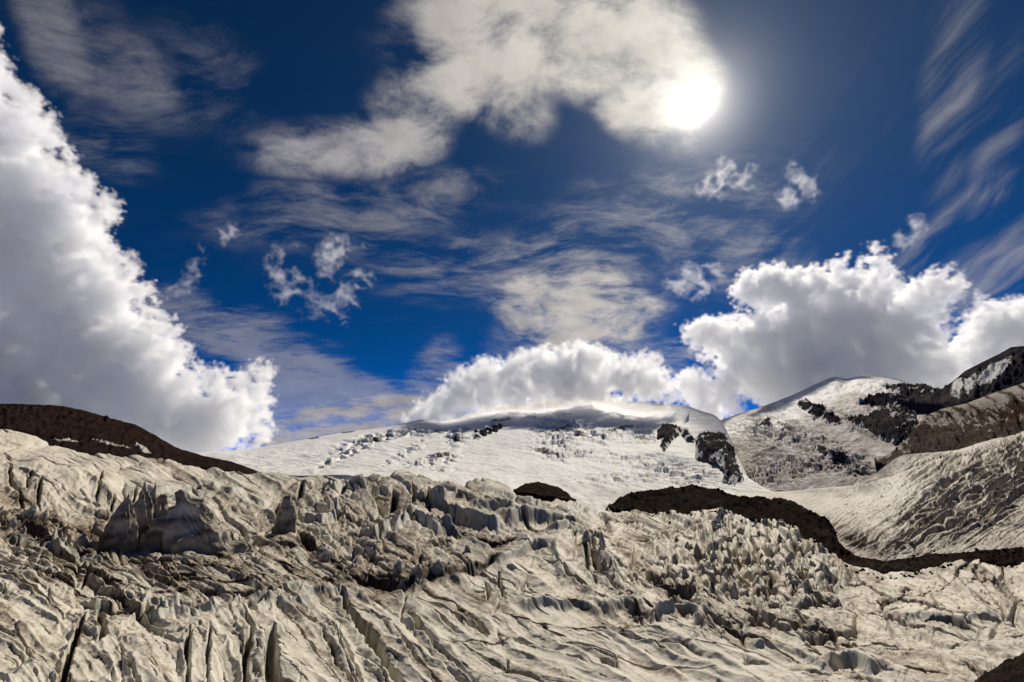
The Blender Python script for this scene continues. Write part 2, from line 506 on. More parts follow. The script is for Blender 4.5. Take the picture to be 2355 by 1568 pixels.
# traced cracks: points on the sheet, half width, depth, dirt
CRACKS = [
    ([(193, 1415), (173, 1460), (160, 1505), (140, 1570), (128, 1640)], 7, 55, .5), ([(439, 1442), (428, 1492), (439, 1568), (445, 1640)], 6, 50, .2),
    ([(486, 1424), (477, 1492), (481, 1568), (486, 1640)], 4, 40, .1), ([(562, 1400), (580, 1447), (564, 1492), (567, 1568), (560, 1640)], 7, 50, .3),
    ([(632, 1430), (622, 1501), (628, 1568), (632, 1640)], 16, 70, .25), ([(27, 1442), (72, 1483), (140, 1541)], 3, 25, .2),
    ([(265, 1483), (288, 1519), (315, 1568), (330, 1620)], 4, 30, .2), ([(230, 1390), (240, 1438), (230, 1468)], 8, 50, .4),
    ([(785, 1350), (803, 1392), (830, 1433), (860, 1478), (886, 1520), (930, 1570), (980, 1640)], 13, 75, .15),
    ([(740, 1395), (762, 1429), (785, 1463), (807, 1512), (837, 1568), (870, 1640)], 4, 32, .2), ([(735, 1430), (751, 1459), (777, 1516), (815, 1568), (850, 1640)], 4, 28, .2),
    ([(815, 1493), (860, 1523), (898, 1568), (940, 1620)], 2.5, 16, .1), ([(935, 1368), (973, 1388), (1026, 1401), (1049, 1422), (1064, 1448)], 6, 42, .3),
    ([(935, 1408), (962, 1446), (1007, 1484)], 5, 40, .2), ([(1041, 1406), (1079, 1441), (1120, 1474)], 7, 42, .4), ([(1000, 1412), (1030, 1446), (1062, 1470)], 4, 34, .3),
    ([(1082, 1418), (1108, 1447), (1124, 1467)], 5, 36, .3), ([(1116, 1322), (1122, 1350), (1121, 1374)], 4, 26, .2), ([(1147, 1308), (1150, 1345), (1163, 1386)], 5, 36, .2),
    ([(1214, 1348), (1241, 1376), (1305, 1388), (1360, 1395)], 3, 18, .5), ([(1018, 1482), (1124, 1487), (1180, 1471), (1229, 1486)], 2, 12, .6),
    ([(1238, 1432), (1262, 1452), (1304, 1462)], 4, 20, .8), ([(1365, 1230), (1358, 1278), (1380, 1316), (1428, 1360)], 6, 40, .3), ([(1340, 1250), (1350, 1300), (1372, 1345)], 4, 30, .3),
    ([(234, 1088), (225, 1114), (227, 1152)], 3, 18, .5), ([(95, 1098), (90, 1127), (97, 1152)], 3.5, 20, .6), ([(315, 1112), (306, 1141), (292, 1177)], 2.2, 14, .5),
    ([(265, 1134), (252, 1180)], 3, 18, .5), ([(18, 1058), (31, 1105), (58, 1141), (67, 1172)], 3.5, 18, .7), ([(540, 1106), (530, 1128)], 3.5, 16, .5), ([(458, 1112), (452, 1126)], 3, 12, .5),
    ([(643, 1132), (639, 1177), (650, 1216)], 9, 44, .5), ([(678, 1150), (695, 1198)], 6, 34, .4), ([(700, 1100), (690, 1130)], 6, 26, .5),
    ([(905, 1122), (909, 1168)], 9, 40, .6), ([(981, 1130), (988, 1176)], 7, 34, .5), ([(945, 1115), (952, 1165)], 4, 26, .5),
    ([(0, 1196), (50, 1210), (90, 1224), (160, 1240), (225, 1246), (270, 1236)], 14, 26, 1.0), ([(382, 1355), (450, 1362), (562, 1372), (640, 1362)], 6, 20, .8),
    ([(120, 1262), (211, 1312), (255, 1345), (282, 1374)], 6, 18, .7), ([(225, 1384), (315, 1398), (350, 1392)], 7, 24, .7), ([(205, 1290), (196, 1340)], 3, 14, .6),
    ([(777, 1297), (860, 1322), (935, 1341), (988, 1327), (1101, 1297), (1150, 1280)], 15, 20, 1.0), ([(990, 1195), (1070, 1222), (1130, 1244), (1180, 1240)], 12, 22, 1.0),
    ([(690, 1225), (740, 1262), (790, 1292)], 9, 22, .9), ([(560, 1215), (620, 1240), (690, 1252)], 8, 18, .9),
    ([(1500, 1330), (1590, 1365), (1660, 1385)], 7, 22, .8), ([(1380, 1418), (1420, 1440), (1470, 1425)], 8, 16, .9),
    ([(1560, 1405), (1650, 1440), (1760, 1480), (1840, 1520)], 4, 22, .6), ([(1690, 1385), (1780, 1425), (1890, 1460), (1990, 1490)], 5, 26, .5), ([(1800, 1390), (1850, 1420), (1880, 1445)], 4, 24, .4),
    ([(1830, 1340), (1880, 1370), (1960, 1400)], 3, 16, .5), ([(1900, 1440), (1960, 1452), (2080, 1475), (2160, 1500)], 4, 20, .5), ([(1720, 1410), (1800, 1445), (1900, 1495)], 3, 20, .4),
    ([(2230, 1290), (2205, 1312), (2195, 1345)], 3.5, 18, .5), ([(2254, 1288), (2240, 1320), (2256, 1350)], 3, 18, .5), ([(2310, 1300), (2296, 1330), (2286, 1352)], 3, 14, .5),
    ([(2140, 1365), (2150, 1385), (2155, 1408)], 3, 12, .5), ([(2110, 1365), (2200, 1342), (2330, 1352)], 2, 8, .5), ([(2010, 1372), (2060, 1380), (2120, 1362)], 4, 8, .9),
    ([(0, 1262), (120, 1290), (230, 1330), (330, 1352), (420, 1360)], 2.5, 12, .9), ([(0, 1285), (110, 1318), (200, 1352), (260, 1385)], 2.5, 12, .8), ([(30, 1236), (150, 1258), (300, 1300), (430, 1330), (560, 1345)], 2.5, 12, .9),
    ([(300, 1262), (400, 1290), (520, 1312), (640, 1330)], 2.5, 12, .9), ([(0, 1310), (90, 1360), (150, 1420)], 3, 14, .6), ([(640, 1290), (720, 1320), (800, 1345)], 3, 12, .8), ([(560, 1255), (650, 1300), (700, 1340)], 2.5, 12, .7),
    ([(250, 1275), (380, 1312), (500, 1334), (620, 1348)], 2, 9, 1.0), ([(120, 1330), (210, 1362), (300, 1378)], 2, 9, .9),
    ([(660, 1395), (700, 1450), (740, 1510), (790, 1570), (820, 1640)], 3, 20, .3), ([(900, 1440), (950, 1500), (1010, 1570), (1060, 1640)], 3.5, 22, .3), ([(980, 1470), (1050, 1530), (1110, 1580)], 3, 18, .3),
    ([(1060, 1490), (1150, 1530), (1250, 1565)], 3, 16, .4), ([(1290, 1470), (1400, 1500), (1520, 1520), (1650, 1535)], 2.5, 13, .4), ([(1330, 1440), (1450, 1465), (1580, 1480), (1700, 1485)], 2.5, 13, .4),
    ([(1180, 1420), (1260, 1436), (1360, 1446)], 2.5, 13, .5), ([(1080, 1330), (1180, 1380), (1260, 1410)], 2.5, 12, .4), ([(1250, 1280), (1330, 1340), (1400, 1385)], 3, 16, .4),
    ([(1440, 1360), (1540, 1400), (1640, 1430), (1740, 1470)], 3, 18, .6), ([(1850, 1480), (1950, 1510), (2080, 1530), (2200, 1560)], 3, 16, .5), ([(1960, 1330), (2080, 1385), (2200, 1420), (2354, 1440)], 2.5, 10, .6),
    ([(1980, 1400), (2100, 1440), (2250, 1470), (2354, 1478)], 3, 14, .5), ([(2080, 1320), (2110, 1350), (2130, 1385)], 2, 9, .5), ([(2150, 1310), (2180, 1345)], 2.5, 10, .5), ([(2280, 1375), (2300, 1400), (2310, 1430)], 2, 9, .5),
    ([(2120, 1430), (2190, 1432), (2240, 1450)], 5, 12, .9), ([(2160, 1395), (2260, 1430)], 2.5, 9, .7),
]
# scarps: crest line, height, run of the back slope, dirt
SCARPS = [
    ([(985, 1140), (1033, 1160), (1079, 1179), (1124, 1199), (1158, 1205)], 34, 70), ([(998, 1106), (1049, 1127), (1105, 1152), (1165, 1166), (1200, 1172)], 26, 60),
    ([(922, 1182), (988, 1203), (1014, 1232)], 28, 60), ([(1007, 1212), (1067, 1228), (1100, 1250)], 26, 60), ([(1156, 1202), (1192, 1188), (1245, 1190), (1303, 1198), (1335, 1215)], 42, 70),
    ([(848, 1236), (898, 1216), (936, 1190)], 24, 60), ([(745, 1168), (785, 1158), (800, 1190)], 24, 55), ([(690, 1186), (740, 1198), (780, 1188)], 22, 50),
    ([(935, 1356), (966, 1342), (1026, 1318), (1068, 1340)], 14, 60), ([(1139, 1296), (1192, 1271), (1218, 1253), (1279, 1258), (1290, 1330)], 20, 80),
    ([(1199, 1408), (1245, 1388), (1290, 1393), (1320, 1388), (1352, 1384), (1386, 1408)], 20, 70), ([(1384, 1398), (1437, 1374), (1460, 1392)], 20, 60),
    ([(1098, 1120), (1160, 1135), (1236, 1152)], 22, 50), ([(1230, 1146), (1300, 1168), (1350, 1190)], 18, 40), ([(820, 1120), (860, 1112), (900, 1124)], 22, 45), ([(760, 1112), (800, 1104), (830, 1116)], 18, 40),
    ([(905, 1098), (940, 1104), (990, 1110)], 14, 30), ([(1270, 1236), (1310, 1222), (1345, 1240)], 28, 50), ([(1500, 1420), (1560, 1402), (1606, 1412), (1614, 1450)], 30, 60),
    ([(1905, 1534), (1939, 1516), (1984, 1525), (2010, 1560)], 28, 60), ([(340, 1408), (400, 1396), (450, 1392), (500, 1400)], 14, 60), ([(560, 1372), (640, 1376), (720, 1368)], 10, 60),
    ([(640, 1350), (720, 1352), (785, 1350), (850, 1364)], 10, 70), ([(215, 1384), (240, 1376), (262, 1388)], 22, 60), ([(330, 1376), (380, 1384), (420, 1380)], 16, 50),
    ([(2050, 1430), (2130, 1420), (2220, 1432), (2300, 1420)], 10, 50), ([(1720, 1486), (1765, 1476), (1826, 1492), (1873, 1518), (1912, 1546)], 12, 60),
    ([(0, 1232), (60, 1240), (150, 1262), (260, 1290)], 10, 60), ([(520, 1140), (560, 1128), (620, 1146)], 12, 50), ([(330, 1130), (420, 1122), (500, 1134)], 10, 60),
]
# region controls: u, v, blocks, block size, fine blocks, layering, scratch, dirt, scratch direction (degrees, sheet)
REG = np.array([
    (0, 1040, .10, 90, .15, .1, .8, .16, 20), (300, 1080, .15, 90, .2, .1, .9, .16, 30), (560, 1110, .3, 80, .3, .1, .9, .16, 40), (150, 1130, .2, 80, .3, .2, .9, .18, 50),
    (420, 1170, .25, 60, .3, .3, .8, .2, 40), (60, 1200, .7, 40, 1.0, .3, .3, .6, 20), (220, 1230, .7, 40, 1.0, .3, .3, .6, 10), (600, 1180, .5, 60, .6, .2, .6, .22, 30),
    (60, 1280, .2, 60, .35, .9, .4, .28, 12), (300, 1300, .2, 60, .35, 1.0, .4, .34, 8), (500, 1320, .2, 60, .3, 1.0, .4, .36, 5), (650, 1300, .3, 60, .4, .5, .5, .3, 20),
    (60, 1420, .15, 120, .15, .1, .8, .08, 60), (300, 1500, .35, 120, .15, .05, .5, .04, 75), (520, 1500, .3, 110, .15, .05, .5, .02, 80), (200, 1400, .6, 60, .7, .1, .4, .2, 40),
    (400, 1400, .55, 60, .6, .1, .5, .16, 60), (700, 1480, .2, 120, .2, .05, .9, .04, 58), (860, 1420, .15, 140, .15, .05, .9, .05, 55), (1000, 1500, .2, 120, .25, .1, 1.0, .1, 45),
    (750, 1140, .8, 70, .6, .2, .3, .24, 30), (880, 1180, .8, 70, .7, .2, .3, .28, 30), (1000, 1150, .7, 80, .6, .3, .3, .32, 25), (1150, 1180, .7, 80, .6, .4, .3, .34, 25),
    (1250, 1150, .6, 60, .6, .6, .3, .36, 15), (800, 1250, .8, 60, .9, .2, .3, .36, 30), (1000, 1250, .7, 60, .8, .2, .3, .36, 25), (1180, 1230, .5, 60, .6, .3, .4, .34, 20),
    (900, 1300, .5, 50, .8, .2, .4, .5, 15), (1200, 1310, .2, 110, .25, .1, 1.0, .12, 30), (1100, 1380, .25, 100, .3, .1, 1.0, .12, 35), (1300, 1430, .2, 120, .25, .1, 1.0, .1, 30),
    (1250, 1520, .15, 120, .2, .1, 1.0, .1, 12), (1450, 1490, .12, 140, .15, .05, 1.0, .04, 15), (1700, 1530, .08, 160, .1, .05, .8, .0, 12), (1420, 1280, .7, 50, .8, .2, .3, .26, 60),
    (1480, 1210, .4, 60, .5, .9, .3, .34, 12), (1560, 1190, .5, 50, .7, .8, .3, .3, 20), (1650, 1220, .9, 36, 1.2, .2, .2, .24, 60), (1750, 1260, 1.0, 36, 1.3, .2, .2, .26, 60),
    (1560, 1290, .9, 40, 1.1, .2, .3, .3, 40), (1850, 1310, 1.0, 34, 1.2, .2, .2, .24, 60), (1650, 1340, .9, 40, 1.1, .2, .3, .32, 35), (1800, 1370, .8, 44, 1.0, .2, .3, .24, 35),
    (1500, 1380, .7, 50, .8, .2, .4, .34, 30), (1700, 1420, .6, 56, .8, .3, .4, .28, 25), (1900, 1430, .6, 56, .7, .3, .4, .24, 22), (2000, 1360, .3, 50, .5, .3, .4, .2, 20),
    (2150, 1330, .2, 60, .3, .5, .5, .24, 18), (2300, 1330, .25, 60, .3, .5, .5, .22, 68), (2250, 1400, .15, 70, .3, .4, .6, .24, 50), (2100, 1470, .4, 70, .5, .3, .4, .2, 10),
    (2300, 1460, .4, 70, .5, .2, .5, .14, -12), (2100, 1540, .3, 90, .4, .2, .5, .2, -25), (1980, 1560, .3, 80, .3, .2, .5, .16, 20),
], float)


def region_maps(U, V):
    """smooth blend of the region controls, computed coarsely and enlarged"""
    gu = np.linspace(U.min(), U.max(), 130); gv_ = np.linspace(900, VB, 110)
    GU, GV = np.meshgrid(gu, gv_)
    w = 1.0 / (((GU[..., None] - REG[:, 0]) / 1.0) ** 2 + ((GV[..., None] - REG[:, 1]) * 2.2) ** 2 + 300.0) ** 1.9
    w /= w.sum(-1, keepdims=True)
    cols = [w @ REG[:, i] for i in range(2, 8)]
    an = np.radians(REG[:, 8])
    cols += [w @ np.cos(2 * an), w @ np.sin(2 * an)]
    fu = np.clip((U - gu[0]) / (gu[-1] - gu[0]) * 129, 0, 128.999); fv = np.clip((V - 900) / (VB - 900) * 109, 0, 108.999)
    iu = fu.astype(int); iv = fv.astype(int); a = (fu - iu); b = (fv - iv)
    return [(c[iv, iu] * (1 - a) + c[iv, iu + 1] * a) * (1 - b) + (c[iv + 1, iu] * (1 - a) + c[iv + 1, iu + 1] * a) * b for c in cols]


def flow_coords(U, V):
    """two smooth coordinates, one along and one across the flow directions of the region controls"""
    nx, ny = 300, 100
    gu = np.linspace(-240, 2600, nx); gv_ = np.linspace(880, 1670, ny)
    GU, GV = np.meshgrid(gu, gv_)
    w = 1.0 / ((GU[..., None] - REG[:, 0]) ** 2 + ((GV[..., None] - REG[:, 1]) * 2.2) ** 2 + 1500.0) ** 1.5
    w /= w.sum(-1, keepdims=True)
    an = np.radians(REG[:, 8])
    th = 0.5 * np.arctan2(w @ np.sin(2 * an), w @ np.cos(2 * an))
    dx = gu[1] - gu[0]; dy = (gv_[1] - gv_[0]) * KV * 0.55

    def solve(gx, gy):
        ex = np.block([[gx, -gx[:, ::-1]], [gx[::-1], -gx[::-1, ::-1]]])
        ey = np.block([[gy, gy[:, ::-1]], [-gy[::-1], -gy[::-1, ::-1]]])
        kx = 2 * math.pi * np.fft.fftfreq(2 * nx, dx)[None, :]; ky = 2 * math.pi * np.fft.fftfreq(2 * ny, dy)[:, None]
        k2_ = kx ** 2 + ky ** 2; k2_[0, 0] = 1
        f = -1j * (kx * np.fft.fft2(ex) + ky * np.fft.fft2(ey)) / k2_
        f[0, 0] = 0
        return np.fft.ifft2(f).real[:ny, :nx]
    phi = solve(np.cos(th), np.sin(th)); psi = solve(-np.sin(th), np.cos(th))
    fu = np.clip((U - gu[0]) / dx, 0, nx - 1.001); fv = np.clip((V - gv_[0]) / (gv_[1] - gv_[0]), 0, ny - 1.001)
    iu = fu.astype(int); iv = fv.astype(int); a = fu - iu; b = fv - iv
    return [(c[iv, iu] * (1 - a) + c[iv, iu + 1] * a) * (1 - b) + (c[iv + 1, iu] * (1 - a) + c[iv + 1, iu + 1] * a) * b for c in (phi, psi)]


def line_dist(U, V, pts, kv, reach):
    """distance to a polyline, signed side and position along it; only near it"""
    P = np.array(pts, float)
    box = (U > P[:, 0].min() - reach) & (U < P[:, 0].max() + reach) & (V > P[:, 1].min() - reach / kv) & (V < P[:, 1].max() + reach / kv)
    idx = np.nonzero(box.ravel())[0]
    x = U.ravel()[idx]; y = V.ravel()[idx] * kv
    best = np.full(len(idx), 1e9); side = np.zeros(len(idx)); tpos = np.zeros(len(idx))
    seg = np.hypot(np.diff(P[:, 0]), np.diff(P[:, 1]) * kv); tot = seg.sum(); acc = 0
    for k in range(len(P) - 1):
        ax, ay = P[k, 0], P[k, 1] * kv; ex, ey = P[k + 1, 0] - ax, P[k + 1, 1] * kv - ay
        t = np.clip(((x - ax) * ex + (y - ay) * ey) / (ex * ex + ey * ey), 0, 1)
        dx = x - ax - t * ex; dy = y - ay - t * ey
        d = np.hypot(dx, dy); nw = d < best
        best = np.where(nw, d, best); side = np.where(nw, np.sign(ex * dy - ey * dx), side)
        tpos = np.where(nw, (acc + t * seg[k]) / tot, tpos); acc += seg[k]
    return idx, best, side, tpos


def build_glacier():
    NC, NR, NB = 1120, 900, 36
    us = np.linspace(-230, 2590, NC)
    s = np.linspace(0, 1, NR)                                # 0 at the crest, 1 nearest
    U, S = np.meshgrid(us, s)
    top = crv(CREST, us); dtop = crv(CREST_D, us)
    k = np.ones(31) / 31
    top = np.convolve(np.pad(top, 15, 'edge'), k, 'valid'); dtop = np.convolve(np.pad(dtop, 15, 'edge'), k, 'valid')
    V = top[None, :] + (VB - top[None, :]) * S
    D = 1.0 / ((1 / dtop)[None, :] * (1 - S) + S / 82.0)
    base = at(U, V, D)
    px = np.linalg.norm(base - np.array([0, 0, EYE]), axis=-1) * HALF / 1177.0 * 0.9
    blocks, bsize, fine, layer, scratch, dirt, c2, s2 = region_maps(U, V)
    PH, PS = flow_coords(U, V)                                # along the flow bands, and across them
    wob = fbm(U / 80, V / 36, 3, 1)
    PSw = PS + 9 * wob + 2.5 * fbm(U / 20, V / 10, 2, 2); PHw = PH + 12 * fbm(U / 70, V / 30, 3, 5)
    wu = U + 16 * wob; wv = V + 7 * fbm(U / 60, V / 30, 3, 6)
    H = np.zeros_like(U); dirtm = dirt.copy()
    H += 20 * fbm(U / 230, V / 80, 3, 11) * (0.6 + 0.4 * blocks)       # broad swells

    def block_layer(size, seed, rel, crack, asp=1.9, edge=0.10):
        x = PHw / (size * asp); y = PSw / size
        f1, f2, a, b, c, ox, oy = worley(x, y, seed)
        e = f2 - f1
        h = (a - 0.5) * 0.9 + ox * (b - 0.5) * 1.3 + oy * (c - 0.65) * 1.8 - (f1 ** 2) * 0.2
        return h * rel * (0.12 + 0.88 * sstep(e, 0.0, edge)), np.exp(-(e / crack) ** 2), a

    h0, k0, a0 = block_layer(120.0, 15, 30.0, .022, 2.2, .40)
    h1, k1, a1 = block_layer(62.0, 21, 40.0, .06, 1.8, .08)
    h2, k2, a2 = block_layer(30.0, 33, 18.0, .08, 1.7)
    h3, k3, a3 = block_layer(14.0, 45, 8.0, .10, 1.6)
    patch = sstep(fbm(U / 90, V / 40, 3, 61), -0.35, 0.35)
    bl_ = np.clip(blocks - 0.12, 0, 1)
    H += 0.6 * h0 - 12 * k0 * patch
    H += 0.95 * bl_ * (h1 - 20 * k1 * patch)
    mid = bl_ * (0.35 + 0.65 * patch)
    H += 0.75 * mid * sstep(90 - bsize, 0, 45) * (h2 - 12 * k2) + 0.2 * bl_ * (h2 - 10 * k2) * patch
    fp = sstep(fine, 0.3, 1.0) * (0.15 + 0.85 * patch)
    rub = sstep(blocks, 0.62, 0.92) * (0.3 + 1.1 * sstep(fbm(U / 55, V / 26, 3, 64), -0.35, 0.4))
    H += (0.75 * fp + 0.9 * rub) * (h3 - 6.0 * k3) + 0.55 * rub * (h2 - 12 * k2)
    dirtm += bl_ * 0.4 * k1 * patch + fp * 0.25 * k3
    # bands, grooves and scratches along the flow
    gate = sstep(fbm(U / 110, V / 45, 3, 87), -0.3, 0.3); gate2 = sstep(fbm(U / 60, V / 26, 3, 88), -0.25, 0.35)
    flow = 0.35 + 0.65 * np.clip(scratch + 0.7 * layer, 0, 1)
    calm = 0.12 + 0.88 * sstep(fbm(U / 150, V / 60, 3, 86), -0.2, 0.3)      # smooth slabs between the cracked belts
    gro = ridged(PSw / 62, PHw / 480, 2, 78); sc1 = ridged(PSw / 30, PHw / 420, 2, 81)
    sc2 = perlin(PSw / 10.0, PHw / 190, 83); sc3 = perlin(PSw / 4.6, PHw / 90, 85)
    cut1 = sstep(sc1, 0.82, 0.93) * (0.1 + 0.9 * gate)
    H += flow * (14 * (gro - 0.55) - 17.0 * cut1 - calm * (1.7 * sc2 + 0.8 * sc3))
    stripe = 1.2 * flow * (0.95 * cut1 + calm * (0.95 * gate2 * sstep(sc2, 0.24, 0.45) + 0.6 * sstep(sc3, 0.28, 0.5) * gate))
    band = perlin(PSw / 38, PHw / 600, 89) + 0.5 * perlin(PSw / 15, PHw / 300, 90)
    dirtm += 0.45 * flow * sstep(band, 0.1, 0.75) - 0.10 * sstep(-band, 0.1, 0.7)
    # thin annual layers and the short cracks across them
    st = ridged(PSw / 19, PHw / 420, 2, 73)
    cross = ridged(PHw / 26 + 0.25 * wob, PSw / 34, 2, 77)
    crk = sstep(cross, 0.72, 0.93)
    H += layer * (9.0 * (st - 0.5) - 12.0 * crk)
    stripe += layer * (0.7 * sstep(st, 0.70, 0.93) + 0.85 * crk)
    stripe += 0.7 * k0 * patch + fp * 0.4 * k3 + 0.3 * k2 * mid + 0.3 * k1 * bl_ * patch
    H += (0.5 + 1.2 * np.clip(fine, 0, 1)) * fbm(U / 13, V / 6, 4, 91)
    # traced scarps
    Hf = H.ravel(); Df = dirtm.ravel(); Bf = np.zeros_like(Hf); WU = wu * 0.5 + U * 0.5 + 5 * fbm(U / 24, V / 14, 3, 98); WV = wv * 0.5 + V * 0.5
    for i, (pts, hh, run) in enumerate(SCARPS):
        idx, d, side, t = line_dist(WU, WV, pts, KV, run * 1.3)
        if (pts[-1][0] < pts[0][0]):
            side = -side
        end = sstep(t, 0.0, 0.12) * (1 - sstep(t, 0.88, 1.0))
        end = 0.15 + 0.85 * end
        back = np.clip(1 - d / run, 0, 1) ** 1.2              # the far side falls away gently
        front = np.exp(-(d / 9.0) ** 2)                        # the near side is a wall
        Hf[idx] += hh * 0.85 * end * np.where(side < 0, back, front)
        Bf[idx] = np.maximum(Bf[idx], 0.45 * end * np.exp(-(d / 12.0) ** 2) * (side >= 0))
    for i, (pts, wd, dep, dd) in enumerate(CRACKS):
        idx, d, side, t = line_dist(WU, WV, pts, KV * 0.6, wd * 5 + 20)
        tap = np.clip(np.minimum(t, 1 - t) * 5 + 0.12, 0, 1) ** 0.7
        vary = 0.65 + 0.5 * (fbm(U.ravel()[idx] / 30, V.ravel()[idx] / 14, 2, 200 + i) + 0.5)
        w = wd * tap * vary + 0.4
        cut = 1 - sstep(d, w * 0.55, w * 1.25)
        lip = np.exp(-((d - w * 1.6) / (w * 1.3)) ** 2)
        Hf[idx] += -dep * cut * tap + 0.10 * dep * lip * tap * (side > 0)
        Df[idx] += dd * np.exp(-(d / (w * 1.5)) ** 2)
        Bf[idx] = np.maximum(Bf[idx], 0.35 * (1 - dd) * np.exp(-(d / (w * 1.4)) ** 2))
    # keep the crest from bulging into the mountains, keep the near edge whole
    H = Hf.reshape(U.shape)
    H = H - 6.0 * (1 - S) ** 3 + 11.0 * sstep(U, 1430, 1520) * (1 - sstep(U, 1850, 1950)) * (1 - S) ** 8
    H = np.where(H > 0, H * (0.35 + 0.65 * sstep(S, 0.0, 0.10)), H)
    P = base.copy()
    P[..., 2] += H * px
    # lean of the blocks (so walls overhang a little instead of standing like a relief map)
    P[..., 0] += px * 3.0 * (a1 - .5) * blocks
    # behind the crest the ice drops away
    back_d = np.linspace(0, 1, NB + 1)[1:]
    q = []
    for b_ in back_d[::-1]:
        r = P[0].copy(); n = r[:, :2] / np.linalg.norm(r[:, :2], axis=1)[:, None]
        r[:, :2] += n * (b_ * 220); r[:, 2] -= 70 * b_ ** 1.3
        q.append(r)
    allp = np.concatenate([np.array(q), P], 0)
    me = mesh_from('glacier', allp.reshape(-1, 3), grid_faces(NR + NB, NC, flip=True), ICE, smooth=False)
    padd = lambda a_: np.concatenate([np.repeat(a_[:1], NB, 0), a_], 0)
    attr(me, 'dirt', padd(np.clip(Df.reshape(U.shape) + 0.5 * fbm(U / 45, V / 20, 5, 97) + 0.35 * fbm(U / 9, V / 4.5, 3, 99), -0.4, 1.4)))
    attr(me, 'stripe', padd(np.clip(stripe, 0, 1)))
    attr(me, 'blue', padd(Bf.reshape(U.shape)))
    put('glacier', me, kind='structure')
    return us, V, P


GL_U, GL_V, GL_P = build_glacier()


def on_ice(u, v):
    """a point of the finished glacier surface"""
    j = int(np.clip(round((u - GL_U[0]) / (GL_U[1] - GL_U[0])), 0, len(GL_U) - 1))
    i = int(np.argmin(np.abs(GL_V[:, j] - v)))
    return Vector(GL_P[i, j].tolist())


# ------------------------------------------------------------------ terrain strips: an upper and a lower edge on the sheet, with their distances

def strip(name, top, bottom, d_top, d_bot, mat, nc, nr, relief, attrs=None, kind='structure', bend=1.0, drop=(0.25, 0.5), below=0.0, round_=0, **props):
    u0 = top[0][0]; u1 = top[-1][0]
    us = np.linspace(u0, u1, nc); s = np.linspace(0, 1, nr)
    U, S = np.meshgrid(us, s)
    vt = crv(top, us); vb = np.maximum(crv(bottom, us), vt + 1.0)
    if round_:
        kk0 = np.hanning(2 * round_ + 3)[1:-1]; kk0 /= kk0.sum()
        vt = np.convolve(np.pad(vt, round_, 'edge'), kk0, 'valid')
    def soft(a_, n):
        kk_ = np.hanning(2 * n + 3)[1:-1]; kk_ /= kk_.sum()
        return np.convolve(np.pad(a_, n, 'edge'), kk_, 'valid')
    dt = soft(crv(d_top, us), nc // 8) if isinstance(d_top, list) else np.full(nc, float(d_top))
    db = soft(crv(d_bot, us), nc // 8) if isinstance(d_bot, list) else np.full(nc, float(d_bot))
    vts = soft(vt, nc // 7); vbs = soft(vb, nc // 7)
    w_ = sstep(S, 0.0, 0.35); w2_ = sstep(1 - S, 0.0, 0.35)
    V = (vt + (vts - vt) * w_) * (1 - S) + (vb + (vbs - vb) * w2_) * S
    D = 1.0 / ((1 / dt) * (1 - S ** bend) + (1 / db) * S ** bend)
    base = at(U, V, D)
    px = np.linalg.norm(base - np.array([0, 0, EYE]), axis=-1) * HALF / 1177.0
    H = relief(U, V, S)
    P = base.copy(); P[..., 2] += H * px
    # the hidden far side
    NB = 8
    q = []
    for b_ in np.linspace(0, 1, NB + 1)[1:][::-1]:
        r = P[0].copy(); n = r[:, :2] / np.linalg.norm(r[:, :2], axis=1)[:, None]
        r[:, :2] += n * (b_ * drop[0] * dt)[:, None]; r[:, 2] -= b_ ** 1.2 * drop[0] * drop[1] * dt
        q.append(r)
    rows = [np.array(q), P]
    if below:
        r = P[-1].copy(); r[:, 2] -= below
        rows.append(r[None])
    allp = np.concatenate(rows, 0)
    nb2 = 1 if below else 0
    me = mesh_from(name, allp.reshape(-1, 3), grid_faces(nr + NB + nb2, nc, flip=True), mat)
    if attrs:
        for kk, fn in attrs.items():
            a = fn(U, V, S, H)
            a = np.concatenate([np.repeat(a[:1], NB, 0), a] + ([a[-1:]] if below else []), 0)
            attr(me, kk, a)
    if kind:
        props['kind'] = kind

    def sampler(U_, V_):
        a_ = np.interp(U_, us, vt); b_ = np.interp(U_, us, vb)
        S_ = np.clip((V_ - a_) / (b_ - a_), 0, 1)
        D_ = 1.0 / ((1 / np.interp(U_, us, dt)) * (1 - S_ ** bend) + (1 / np.interp(U_, us, db)) * S_ ** bend)
        return D_, relief(U_, V_, S_)
    put(name, me, **props)
    return sampler


def spots(U, V, items):
    t = np.zeros_like(U)
    for (u, v, ru, rv, ang, a) in items:
        c, s_ = math.cos(math.radians(ang)), math.sin(math.radians(ang))
        x = (U - u) * c + (V - v) * s_; y = -(U - u) * s_ + (V - v) * c
        t = np.maximum(t, a * np.exp(-((x / ru) ** 2 + (y / rv) ** 2) ** 1.5))
    return t


